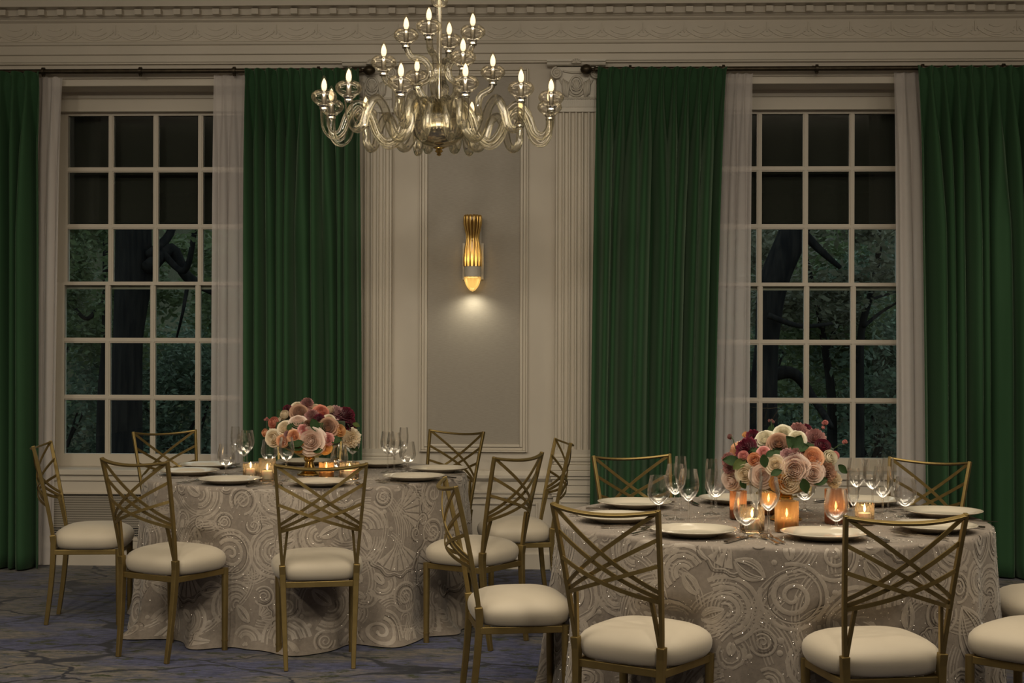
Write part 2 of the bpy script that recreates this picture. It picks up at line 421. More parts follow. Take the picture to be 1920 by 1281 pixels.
# ---------------- pilasters
def pilaster(name, xc, label):
    p = sempty(name, label, 'pilaster', (xc, 0, 0))
    hw = .127; nfl = 6; Z0, Z1 = .735, 2.905
    pts = [(-hw, 0), (-hw, -.055)]
    pitch = (2*hw-.012)/nfl
    for k in range(nfl):
        c = -hw+.006+pitch*(k+.5)
        for t in range(9):
            a = PI*t/8; pts.append((c-.0165*math.cos(a), -.055+.016*math.sin(a)))
    pts += [(hw, -.055), (hw, 0)]
    m = MB(); n = len(pts)
    m.add([(x, y, Z0+.03) for x, y in pts]+[(x, y, Z1) for x, y in pts], [(i, (i+1) % n, n+(i+1) % n, n+i) for i in range(n)])
    m.box(-hw, hw, -.055, 0, Z0-.02, Z0+.03); m.build('shaft', 'trim_paint', p, auto=50)
    b = MB()
    def band(pr, z0, z1, ex, bev=.0): b.box(-hw-ex, hw+ex, -.055-ex, 0, z0, z1)
    for z0, z1, ex in ((.715, .735, .006), (.690, .715, .022), (.670, .690, .012), (.635, .670, .030)): band(0, z0, z1, ex)
    b.build('base', 'trim_paint', p, bevel=.006)
    b = MB()
    for z0, z1, ex in ((.600, .635, .040), (.578, .600, .028), (.540, .578, .018), (.488, .500, .032), (.470, .488, .022)): b.box(-hw-ex, hw+ex, -.055-ex, 0, z0, z1)
    b.box(-hw-.012, hw+.012, -.067, 0, .11, .540)
    for z0, z1 in ((.43, .44), (.15, .16)): b.box(-hw+.03, hw-.03, -.075, -.06, z0, z1)
    for s in (-1, 1): b.box(s*(hw-.035)-.005, s*(hw-.035)+.005, -.075, -.06, .15, .44)
    b.box(-hw-.03, hw+.03, -.085, 0, 0, .11)
    b.build('pedestal', 'trim_paint', p, bevel=.004)
    cap = bpy.data.objects.new('capital', None); COL.objects.link(cap); cap.parent = p
    m = MB()
    m.box(-hw-.01, hw+.01, -.066, 0, 2.905, 2.925); m.box(-hw-.004, hw+.004, -.060, 0, 2.925, 2.932)
    m.box(-hw, hw, -.052, 0, 2.932, 3.19)
    for k in range(22):
        c = -hw+.006+k*(2*hw-.012)/21; m.box(c-.0042, c+.0042, -.058, -.05, 2.936, 2.985)
    m.build('necking', 'plaster_white', cap)
    m = MB()
    m.tube([(-hw+2*hw*i/28, -.056, 2.990+.004*(i % 2)) for i in range(29)], .008, 6)
    m.build('leaf_border', 'plaster_white', cap, smooth=True)
    m = MB()
    m.extrude_x([(0, 3.196), (-.085, 3.196), (-.092, 3.205), (-.092, 3.212), (-.105, 3.220), (-.105, 3.232), (0, 3.232)][::-1], -hw-.058, hw+.058)
    m.build('abacus', 'plaster_white', cap)
    for s in (-1, 1):
        m = MB(); cx, cz = s*(hw-.012+.008), 3.148
        sp = []
        for i in range(40):
            a = i/39*2.6*2*PI; r = .034*(1-i/39)+.003
            sp.append((cx+s*r*math.sin(a), -.082, cz+r*math.cos(a)))
        m.tube(sp, [.0075*(1-.6*i/39) for i in range(40)], 6)
        m.lathe([(0, 0), (.012, 0), (.012, .01), (0, .012)], 10, (cx, -.08, cz-.004))
        m.tube([(cx, -.045, cz), (cx, -.082, cz)], .030, 14)
        m.build('volute', 'plaster_white', cap, smooth=True)
        m = MB()                                        # trailing acanthus leaf under the volute
        for q in range(4):
            m.tube([(s*(hw-.045-.012*q+.004*q*t), -.058-.01*math.sin(PI*t), 3.115-.10*t-.008*q) for t in [i/7 for i in range(8)]], [.003+.006*math.sin(PI*(i+.6)/8) for i in range(8)], 6)
        m.build('acanthus_leaf', 'plaster_white', cap, smooth=True)
    m = MB()
    ring = [(.040*math.cos(a), -.060, 3.075+.055*math.sin(a)) for a in [2*PI*i/24 for i in range(25)]]
    m.tube(ring, .007, 6)
    for k in range(9):
        a = PI*(.08+.84*k/8); m.tube([(0, -.058, 3.035), (.03*math.cos(a), -.066, 3.035+.075*math.sin(a))], [.003, .0065], 6)
    m.tube(arcpts(0, 3.165, .085, .012, 14, -.06), .006, 6)
    m.tube(arcpts(0, 3.11, .105, .105, 18, -.058), .0055, 6)
    m.build('palmette', 'plaster_white', cap, smooth=True)
    m = MB()
    for k in range(7):
        a = PI*k/6; m.tube([(0, -.105, 3.205), (.030*math.cos(a), -.112, 3.208+.026*math.sin(a))], [.004, .006], 6)
    m.build('fleuron', 'plaster_white', cap, smooth=True)
    return p
PIL = XW(1080, -.05)-XW(888, -.05)
pilaster('trim_2', PX0-PIL, 'cream fluted pilaster left of the sconce, half behind green curtain')
pilaster('trim_3', PX0+PIL, 'cream fluted pilaster with scroll capital right of the sconce')

# ---------------- sconce panel, chair rail, baseboard
pan = sempty('trim_4', 'cream moulded panel frame around the sconce', 'panel frame', (PX0, 0, 0))
ax = XW(975)-PX0; z0 = ZW(833); z1 = 3.14
def frame(m, hx, za, zb, w, y0, y1):
    m.box(-hx-w, -hx, y0, y1, za-w, zb+w); m.box(hx, hx+w, y0, y1, za-w, zb+w)
    m.box(-hx, hx, y0, y1, za-w, za); m.box(-hx, hx, y0, y1, zb, zb+w)
m = MB(); frame(m, ax, z0, z1, .018, -.020, 0); frame(m, ax+.018, z0-.018, z1+.018, .020, -.010, 0); frame(m, ax+.038, z0-.038, z1+.038, .012, -.026, 0)
m.build('panel_moulding', 'trim_paint', pan, bevel=.004)
MB().box(-ax, ax, -.003, 0, z0, z1).build('wallpaper_panel', 'wallpaper', pan)
rail = sempty('trim_5', 'cream chair rail running below the wall panels', 'chair rail')
m = MB()
pr = [(0, .455), (-.016, .455), (-.016, .475), (-.024, .482), (-.024, .492), (-.012, .498), (-.012, .555), (-.030, .568), (-.040, .580), (-.040, .598), (-.028, .606), (-.020, .622), (-.008, .630), (0, .632)]
for a, b in ((XL, WX[0]-OW-.12), (WX[0]+OW+.12, WX[1]-OW-.12), (WX[1]+OW+.12, XR)): m.extrude_x(pr[::-1], a, b)
m.build('rail_moulding', 'trim_paint', rail, auto=30)
m = MB(); frame(m, .40, .17, .41, .014, -.014, 0); o = m.build('dado_panel', 'trim_paint', rail, loc=(PX0, 0, 0), bevel=.003)
m = MB(); m.extrude_x([(0, 0), (-.022, 0), (-.022, .095), (-.012, .108), (0, .112)][::-1], XL, XR)
structure(m.build('baseboard_back', 'trim_paint', auto=30), 'cream baseboard along the wall foot', 'baseboard')

# ---------------- windows
pitch, rowp, MUN = .3005, .378, .034
def window(n, xc, label):
    wroot = sempty('window_%d' % n, label, 'window', (xc, 0, 0))
    fr = MB()                                        # box frame: jambs, head and inner stops
    for s in (-1, 1):
        a, b = sorted((s*OW, s*(OW-.016))); fr.box(a, b, .02, .36, OZ0, OZ1)
        a, b = sorted((s*(OW-.016), s*(OW-.030))); fr.box(a, b, .20, .235, OZ0, OZ1)
    fr.box(-OW, OW, .235, .38, 2.962, OZ1); fr.box(-OW, OW, .22, .36, 3.045, OZ1)
    fr.build('window_frame', 'trim_paint', wroot)
    cs = MB()                                        # casing on the wall face
    for s in (-1, 1):
        a, b = sorted((s*OW, s*(OW+.11))); cs.box(a, b, -.022, 0, OZ0, OZ1+.05)
        a, b = sorted((s*(OW+.085), s*(OW+.11))); cs.box(a, b, -.036, -.02, OZ0, OZ1+.05)
    cs.box(-OW-.11, OW+.11, -.022, 0, OZ1, OZ1+.05); cs.box(-OW-.11, OW+.11, -.040, 0, OZ1+.045, OZ1+.085)
    cs.build('casing', 'trim_paint', wroot, bevel=.004)
    sl = MB(); sl.box(-OW-.14, OW+.14, -.050, .25, OZ0-.035, OZ0); sl.box(-OW-.12, OW+.12, -.030, 0, OZ0-.075, OZ0-.035); sl.box(-OW-.12, OW+.12, -.018, 0, OZ0-.155, OZ0-.075)
    sl.build('sill', 'trim_paint', wroot, bevel=.004)
    for part, yc, zb, zt, rb, rt in (('upper_sash', .318, 1.82, 2.965, .020, .022), ('lower_sash', .258, .645, 1.835, .055, .020)):
        zg0, zg1 = zb+rb, zt-rt
        m = MB(); t = .022
        for s in (-1, 1):
            a, b = sorted((s*(2*pitch-.012), s*(OW-.008))); m.box(a, b, yc-t, yc+t, zb-.03, zt)
        m.box(-2*pitch+.012, 2*pitch-.012, yc-t, yc+t, zb-.03, zg0); m.box(-2*pitch+.012, 2*pitch-.012, yc-t, yc+t, zg1, zt)
        sash = m.build(part, 'trim_paint', wroot)
        vm = MB(); vm.box(-MUN/2, MUN/2, yc-.014, yc+.014, zg0, zg1); vm.box(-.009, .009, yc-.021, yc+.014, zg0, zg1); vm = vm.mesh('muntin', 'trim_paint')
        for k in (-1, 0, 1): obj('muntin', vm, sash, (k*pitch, 0, 0))
        rows = [1.828+rowp*k for k in (1, 2)] if part == 'upper_sash' else [1.828-rowp*k for k in (1, 2)]
        hm = MB(); hm.box(-2*pitch+.012, 2*pitch-.012, yc-.0145, yc+.0145, -MUN/2, MUN/2); hm.box(-2*pitch+.012, 2*pitch-.012, yc-.0215, yc+.0145, -.009, .009); hm = hm.mesh('muntin', 'trim_paint')
        for z in rows: obj('muntin', hm, sash, (0, 0, z))
        zz = sorted([zg0, zg1]+rows)
        for j in range(3):
            pm = MB().box(-pitch/2+.004, pitch/2-.004, yc+.004, yc+.008, zz[j]+.004, zz[j+1]-.004).mesh('pane', 'window_glass')
            for k in range(4): obj('pane', pm, sash, ((k-1.5)*pitch, 0, 0))
    return wroot
window(1, WX[0], 'tall white sash window of small panes behind the left table')
window(2, WX[1], 'tall white sash window of small panes behind the right table')
for i, xc in enumerate(WX):
    side = ('left', 'right')[i]
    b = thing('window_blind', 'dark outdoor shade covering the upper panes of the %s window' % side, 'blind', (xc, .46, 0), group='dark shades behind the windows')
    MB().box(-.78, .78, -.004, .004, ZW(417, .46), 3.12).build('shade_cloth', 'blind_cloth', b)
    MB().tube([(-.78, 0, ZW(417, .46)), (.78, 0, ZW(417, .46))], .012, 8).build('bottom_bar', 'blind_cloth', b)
    MB().box(-.80, .80, -.080, .045, 3.10, 3.19).build('head_box', 'blind_cloth', b)
    r = thing('radiator_cover', 'cream radiator cover with metal mesh under the %s window' % side, 'radiator cover', (xc, 0, 0), group='radiator covers')
    m = MB(); zt, zb, hx = .462, .185, .70
    m.box(-hx-.06, hx+.06, -.045, -.001, zt, .466); m.box(-hx-.06, hx+.06, -.045, -.001, .112, zb)
    for s in (-1, 1):
        a, bb = sorted((s*hx, s*(hx+.06))); m.box(a, bb, -.045, -.001, zb, zt)
    m.box(-hx-.02, hx+.02, -.052, -.044, zb-.02, zb-.008)
    m.build('cover_frame', 'trim_paint', r)
    MB().box(-hx, hx, -.010, -.002, zb+.060, zt).build('back_panel', 'cover_back_shade', r)  # backing toned down to read as shadow behind the mesh
    MB().box(-hx, hx, -.012, -.002, zb, zb+.060).build('slot_dark_strip', 'dark_void', r)  # flat dark strip painted in for the slot's dark depth
    g = MB(); dx, dz = .0265, .0150; nz = int((zt-zb)/dz)+1; nx = int(2*hx/dx)
    for j in range(nz):                              # expanded metal: rows of joined zigzags
        za = zb+j*dz
        for s in (0, 1):
            pts = [(-hx+dx*.5*k, -.030, min(zt, za+(dz/2 if (k+s) % 2 else 0))) for k in range(2*nx+1)]
            n = len(pts); w_ = .0023
            g.add([(x, y, z-w_/2) for x, y, z in pts]+[(x, y, z+w_/2) for x, y, z in pts], [(k, k+1, n+k+1, n+k) for k in range(n-1)])
    go = g.build('mesh_grille', 'trim_paint', r); go['kind'] = 'stuff'

# ---------------- curtain rods
def rod(px_l, px_r, brackets, fin, label):
    Y = -.125; zz = ZW(131, Y)
    xl, xr = XW(px_l, Y), XW(px_r, Y)
    t = thing('curtain_rod', label, 'curtain rod', ((xl+xr)/2, Y, zz), group='curtain rods')
    h = (xr-xl)/2
    MB().tube([(-h, 0, 0), (h, 0, 0)], .0155, 14).build('rod', 'bronze', t, auto=40)
    for s in fin:
        m = MB(); pr = [(0, .056), (.018, .050), (.030, .034), (.034, .018), (.030, 0), (.018, -.014), (.011, -.018), (.011, -.030), (.016, -.033), (.016, -.045)]
        o = m.lathe(pr, 18).build('finial', 'bronze', t, smooth=True); o.location = (s*(h+.040), 0, 0); o.rotation_euler = (0, s*PI/2, 0)
    for b in brackets:
        m = MB(); x = XW(b, Y)-(xl+xr)/2
        ring = [(x, .023*math.cos(a), .023*math.sin(a)) for a in [2*PI*i/16 for i in range(17)]]
        m.tube(ring, 0, rect=(.007, .016), up=(1, 0, 0))
        m.tube([(x, .02, .004), (x, .105, .004)], .007, 8); m.tube([(x-.022, .03, .018), (x-.006, .012, .012)], .006, 8)
        m.box(x-.02, x+.02, .098, .105, -.022, .03)
        m.tube([(x, 0, -.022), (x, 0, -.034)], [.012, .009], 10)
        m.build('bracket', 'bronze', t, auto=40)
rod(-40, 674, (80, 262, 438, 596), (1,), 'dark bronze curtain rod with ball finial over the left window')
rod(1115, 1970, (1180, 1355, 1530, 1728, 1880), (-1,), 'dark bronze curtain rod with ball finial over the right window')

# ---------------- curtains
def curtain(name, label, group, mat, cat, top, bot, Y, A, nfold, ztop, seed, pinch=.085, flat=None):
    rr = random.Random(seed)
    xl0, xr0 = XW(top[0], Y), XW(top[1], Y); xl1, xr1 = XW(bot[0], Y), XW(bot[1], Y)
    H = ztop-.012; ph = [rr.uniform(-.5, .5) for _ in range(nfold+3)]; am = [rr.uniform(.55, 1.15) for _ in range(nfold+3)]
    k1, k2, k3 = rr.uniform(0, 6), rr.uniform(0, 6), rr.uniform(0, 6)
    nu, nv = nfold*15+1, 44
    hs = [0, .006, .02, .04, .06, .075, .085, .095, .11, .13, .16, .2, .25, .31, .38, .46]
    hs += [.46+(H-.46)*(i+1)/(nv-len(hs)) for i in range(nv-len(hs))]
    def fn(u, v):
        h = hs[int(round(v*(nv-1)))]; q = h/H
        e = q**.55
        xa, xb = xl0+(xl1-xl0)*e, xr0+(xr1-xr0)*e
        drop = min(1, max(0, (h-.10)/.9))
        uw = u+drop*math.sin(PI*u)**.5*(.028*math.sin(2*PI*u*1.7+k1+.5*q)+.020*math.sin(2*PI*u*4.1+k2+q))+.006*math.sin(5*q+k3)*math.sin(PI*u)
        f = uw*nfold; i = int(math.floor(f+.5)); i = max(0, min(nfold+1, i))
        amp = am[i]*(1-abs(f-math.floor(f)-.5)*0)
        c = .5+.5*math.cos(2*PI*f)
        if h < pinch: p = 8-6.4*(1-h/pinch)**.7; a = A*(.34+.14*(1-h/pinch))
        else:
            g = min(1, (h-pinch)/.45); p = 8*(1-g)**2+.80*g; a = A*(.34+.66*g**.7)
        ridge = c**p
        y = Y-a*(2*ridge-1)*(.7+.45*amp*drop+.3*(1-drop))
        y += A*.55*drop*math.sin(2*PI*u*nfold*.37+k2)
        x = xa+(xb-xa)*u+drop*.010*math.sin(2*PI*f)*am[i]*math.sin(PI*u)**.3
        if abs(h-pinch) < .03: x += 0
        z = ztop-h+(.006*math.sin(2*PI*f)*max(0, 1-h/.04) if h < .04 else 0)
        return (x, y, max(.004, z))
    o = MB().grid(nu, nv, fn).build(name, mat, smooth=True)
    if mat == 'velvet':
        md = o.modifiers.new('thickness', 'SOLIDIFY'); md.thickness = .003
    return tag(o, label, cat, group)
zg = ZW(128, -.20)
gg = 'green velvet curtains'; gs = 'white sheer curtains'
curtain('velvet_curtain', 'green velvet curtain at the left edge of the picture', gg, 'velvet', 'curtain', (-75, 74), (-78, 76), -.205, .064, 6, zg-.012, 1)
curtain('velvet_curtain', 'green velvet curtain behind the left bouquet, right of left window', gg, 'velvet', 'curtain', (459, 672), (462, 682), -.205, .066, 10, zg, 2)
curtain('velvet_curtain', 'green velvet curtain left of the right window, beside scroll capital', gg, 'velvet', 'curtain', (1120, 1362), (1106, 1336), -.205, .066, 10, zg, 3)
curtain('velvet_curtain', 'green velvet curtain at the right edge of the picture', gg, 'velvet', 'curtain', (1717, 1990), (1736, 2010), -.205, .066, 11, zg, 4)
curtain('sheer_curtain', 'narrow white sheer at the left side of the left window', gs, 'sheer', 'curtain', (62, 117), (58, 102), -.075, .014, 3, zg-.025, 5)
curtain('sheer_curtain', 'white sheer at the right side of the left window', gs, 'sheer', 'curtain', (400, 475), (397, 480), -.075, .014, 4, zg-.012, 6)
curtain('sheer_curtain', 'white sheer at the left side of the right window', gs, 'sheer', 'curtain', (1350, 1410), (1322, 1404), -.075, .014, 4, zg-.015, 7)
curtain('sheer_curtain', 'white sheer at the right side of the right window', gs, 'sheer', 'curtain', (1674, 1730), (1681, 1760), -.075, .014, 3, zg-.012, 8)

# ================================================================== the garden outside
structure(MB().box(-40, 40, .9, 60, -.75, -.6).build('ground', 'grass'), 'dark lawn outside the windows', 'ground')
def leaves(m, centres, n, size, rr, flat=.6):
    for _ in range(n):
        c, rad = rr.choice(centres)
        d = Vector((rr.gauss(0, 1), rr.gauss(0, 1), rr.gauss(0, flat))); d = d.normalized()*(rad*rr.random()**.4)
        p = Vector(c)+d; s = size*rr.uniform(.6, 1.3)
        a = Vector((rr.gauss(0, 1), rr.gauss(0, 1), rr.gauss(0, .5))).normalized(); b = a.cross(Vector((rr.gauss(0, 1), rr.gauss(0, 1), rr.gauss(0, 1)))).normalized()
        m.add([p-a*s, p+b*s*.45, p+a*s, p-b*s*.45], [(0, 1, 2, 3)])
def wob(pts, rr, j):
    return [Vector(p)+Vector((rr.uniform(-j, j), rr.uniform(-j, j), 0)) for p in pts]
def smooth_path(pts, k=6):
    pts = [Vector(p) for p in pts]; out = []
    for i in range(len(pts)-1):
        p0, p1, p2, p3 = pts[max(0, i-1)], pts[i], pts[i+1], pts[min(len(pts)-1, i+2)]
        for t in [q/k for q in range(k)]:
            out.append(.5*((2*p1)+(p2-p0)*t+(2*p0-5*p1+4*p2-p3)*t*t+(3*p1-p0-3*p2+p3)*t**3))
    out.append(pts[-1]); return out
def tree(name, label, trunk_px, zc, branches, crowns, nleaf, leaf, mat, seed, extra=()):
    """trunk_px: (px, py, half width px) from top to bottom at distance zc from the camera"""
    rr = random.Random(seed); s = FPX/zc
    def P(px, py, dz=0): return W((px-960)*(zc+dz)/FPX, zc+dz, CAM.z+(640.5-py)*(zc+dz)/FPX)
    base = P(trunk_px[-1][0], trunk_px[-1][1]); t = thing(name, label, 'tree', (base.x, base.y, -.6), group='trees outside the windows'); off = Vector((base.x, base.y, -.6))
    pts = [P(a, b) for a, b, c in trunk_px]; pts.append(Vector((base.x, base.y, -.65))); rad = [c*zc/FPX for a, b, c in trunk_px]; rad.append(rad[-1]*1.25)
    pts = smooth_path(pts, 5); rs = []
    for i in range(len(rad)-1): rs += [rad[i]+(rad[i+1]-rad[i])*q/5 for q in range(5)]
    rs.append(rad[-1])
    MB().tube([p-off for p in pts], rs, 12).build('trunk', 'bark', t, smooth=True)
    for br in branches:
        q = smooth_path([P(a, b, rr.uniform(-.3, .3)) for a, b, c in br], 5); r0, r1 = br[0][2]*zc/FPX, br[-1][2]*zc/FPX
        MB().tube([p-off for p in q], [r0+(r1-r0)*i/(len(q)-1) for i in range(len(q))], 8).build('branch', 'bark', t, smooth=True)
    m = MB(); cs = [(P(a, b, d)-off, r) for a, b, d, r in crowns]
    leaves(m, cs, nleaf, leaf, rr); o = m.build('foliage', mat, t); o['kind'] = 'stuff'
    return t
def crowns(x0, x1, y0, y1, n, seed, d0=-.8, d1=1.5, r0=.4, r1=.8):
    rr = random.Random(seed); return [(rr.uniform(x0, x1), rr.uniform(y0, y1), rr.uniform(d0, d1), rr.uniform(r0, r1)) for _ in range(n)]
tree('oak_tree', 'thick trunked tree standing behind the left window', [(262, 60, 20), (255, 300, 30), (250, 440, 34), (250, 520, 36), (240, 640, 28), (236, 800, 32)], 16.5,
     [[(278, 505, 15), (320, 470, 11), (350, 520, 9), (400, 548, 8)], [(280, 480, 10), (318, 440, 8), (330, 380, 6), (360, 250, 4)], [(300, 470, 7), (345, 510, 6), (365, 430, 5), (380, 300, 4)], [(350, 545, 4), (342, 590, 3), (330, 640, 2)]],
     crowns(90, 420, 380, 600, 16, 11, .4, 2.2, .25, .5)+crowns(60, 420, 150, 420, 10, 12), 9000, .052, 'foliage_a', 21)
tree('slim_tree', 'slim dark trunk left of the thick tree in the left window', [(205, 200, 5), (200, 430, 7), (198, 640, 8), (190, 760, 8)], 19.0,
     [[(199, 560, 5), (165, 600, 4), (140, 580, 3)]], crowns(70, 240, 380, 700, 14, 13, 0, 1.8, .3, .6), 7000, .055, 'foliage_a', 22)
tree('leaning_tree', 'leaning dark trunk seen in the right window', [(1530, 250, 20), (1492, 420, 28), (1450, 530, 28), (1438, 640, 22), (1432, 760, 26)], 16.0,
     [[(1450, 700, 14), (1490, 700, 9), (1525, 745, 7), (1560, 800, 5)], [(1500, 430, 10), (1540, 470, 6), (1575, 500, 4)], [(1440, 590, 6), (1500, 610, 4), (1560, 605, 3)]],
     crowns(1390, 1700, 400, 620, 14, 14, .5, 2.4, .25, .5)+crowns(1350, 1760, 180, 420, 8, 15), 8500, .052, 'foliage_c', 23)
tree('forked_tree', 'thin forked trunk in the middle panes of the right window', [(1500, 440, 4), (1530, 560, 5), (1548, 660, 7), (1560, 760, 9)], 18.0,
     [[(1548, 660, 5), (1575, 600, 4), (1610, 560, 3)]], crowns(1470, 1640, 480, 760, 12, 16, .3, 2, .3, .55), 6000, .055, 'foliage_a', 24)
tree('young_tree', 'thin tree with spreading twigs at the right of the right window', [(1655, 400, 5), (1640, 520, 6), (1615, 620, 7), (1612, 760, 9)], 17.5,
     [[(1620, 610, 4), (1650, 585, 3), (1690, 560, 2)], [(1630, 560, 3), (1680, 545, 2)], [(1614, 690, 4), (1590, 640, 3)]], crowns(1580, 1740, 380, 760, 12, 17, .3, 1.8, .3, .55), 6000, .052, 'foliage_b', 25)
for k, (x0, x1, lab) in enumerate(((-60, 220, 'dense dark shrub low in the left panes of the left window'), (180, 460, 'dense dark shrub low in the right panes of the left window'), (1290, 1530, 'dense dark shrub low in the left panes of the right window'), (1500, 1800, 'dense dark shrub low in the right panes of the right window'))):
    rr = random.Random(40+k); zc = 21.0+.6*k
    b = W(((x0+x1)/2-960)*zc/FPX, zc, -.6); t = tag(thing('shrub', lab, 'shrub', b, group='shrubs outside the windows'), lab, 'shrub', 'shrubs outside the windows')
    cs = [(Vector((rr.uniform(-1.2, 1.2), rr.uniform(-.3, .8), rr.uniform(.1, 2.6))), rr.uniform(.5, .9)) for _ in range(14)]
    m = MB(); leaves(m, cs, 11000, .055, rr); m.build('foliage', 'foliage_b', t)['kind'] = 'stuff'
    m = MB(); [m.tube([(rr.uniform(-.2, .2), 0, 0), (rr.uniform(-1, 1), .2, rr.uniform(1, 2.4))], [.04, .015], 6) for _ in range(5)]; m.build('stem', 'bark', t, smooth=True)
for k, (xa, lab) in enumerate(((-10.2, 'far wooded slope behind the left window'), (5.2, 'far wooded slope behind the right window'))):
    rr = random.Random(60+k)                        # the wood that closes the view
    t = tag(thing('wood_edge', lab, 'trees', (xa, 17.5, -.6), group='woods beyond the garden'), lab, 'trees', 'woods beyond the garden')
    def bump(u, v):
        return (-6.5+13*u, .9*math.sin(9*u+v*5)+.7*math.sin(17*u-v*9)+2.2*v*v, 9.5*v)
    MB().grid(40, 24, bump).build('undergrowth', 'foliage_c', t, smooth=True)
    cs = [(Vector((rr.uniform(-6, 6), rr.uniform(-1.2, 0.2), rr.uniform(.2, 7.5))), rr.uniform(.6, 1.2)) for _ in range(60)]
    m = MB(); leaves(m, cs, 26000, .080, rr); m.build('foliage', 'foliage_a', t)['kind'] = 'stuff'

# ================================================================== wall sconce
def sconce():
    yb = 0.0; zc = ZW(480, -.05); xs = XW(886, -.06); s = FPX/9.45
    t = thing('wall_sconce', 'gold ribbed glass wall sconce with pale backplate, glowing downward', 'wall lamp', (xs, -.004, zc))
    def Z(py): return ZW(py, -.06)-zc
    MB().box(-.068, .068, -.022, -.001, Z(524), Z(455)).build('backplate', 'plaster_white', t, bevel=.003)
    MB().box(-.052, .052, -.016, -.001, Z(455), Z(407)).build('upper_plate', 'plaster_white', t, bevel=.002)
    yc = -.075
    def ribs(a, z): return 1+.13*abs(math.sin(6.5*a))
    def seg(pts): return [(hw/s, Z(py)) for py, hw in pts]
    up = seg([(404, 13.5), (408, 15), (420, 14.8), (430, 13), (440, 10.8), (447, 10.2), (455, 11), (466, 13), (478, 14.6), (490, 15.2), (500, 15)])
    MB().lathe(up[::-1], 42, (0, yc, 0), ribs).build('upper_shade', 'sconce_glass', t, smooth=True)
    for k in range(14):
        a = 2*PI*k/14
        MB().tube([(r*1.06*math.cos(a), yc+r*1.06*math.sin(a), z) for r, z in up], .0058, 6).build('gold_rib', 'gold_rod', t, smooth=True)
    dn = seg([(519, 14.6), (526, 13.8), (534, 11.5), (540, 8.5), (545, 4.5), (547, .5)])
    MB().lathe(dn[::-1], 42, (0, yc, 0), ribs).build('lower_shade', 'sconce_glass', t, smooth=True)
    b = seg([(519.5, 15.4), (519.5, 16), (499.5, 16), (499.5, 15.4)])
    MB().lathe(b, 32, (0, yc, 0)).build('band', 'plaster_white', t, auto=30)
    MB().box(-.02, .02, yc+.045, -.02, Z(517), Z(502)).build('arm', 'plaster_white', t)
    MB().lathe([(.001, Z(521)), (.034, Z(521)), (.034, Z(520)), (.001, Z(520))], 20, (0, yc, 0)).build('lower_lamp', 'lamp_glow', t)
    MB().lathe([(.001, Z(499)), (.026, Z(499)), (.026, Z(498)), (.001, Z(498))], 20, (0, yc, 0)).build('upper_lamp', 'lamp_glow', t)
    point('sconce_lamp_inner', (0, yc, Z(530)), .07, (1, .82, .52), .012, t)
    point('sconce_lamp_up', (0, yc, Z(486)), .22, (1, .80, .46), .012, t)
    d = bpy.data.lights.new('sconce_lamp_down', 'SPOT'); d.energy = 2.6; d.color = (1, .90, .66); d.spot_size = R_(150); d.spot_blend = 1.0; d.shadow_soft_size = .02
    so = bpy.data.objects.new('sconce_lamp_down', d); COL.objects.link(so); so.parent = t; so.location = (0, -.105, Z(549)); so.rotation_euler = (R_(14), 0, 0)
sconce()

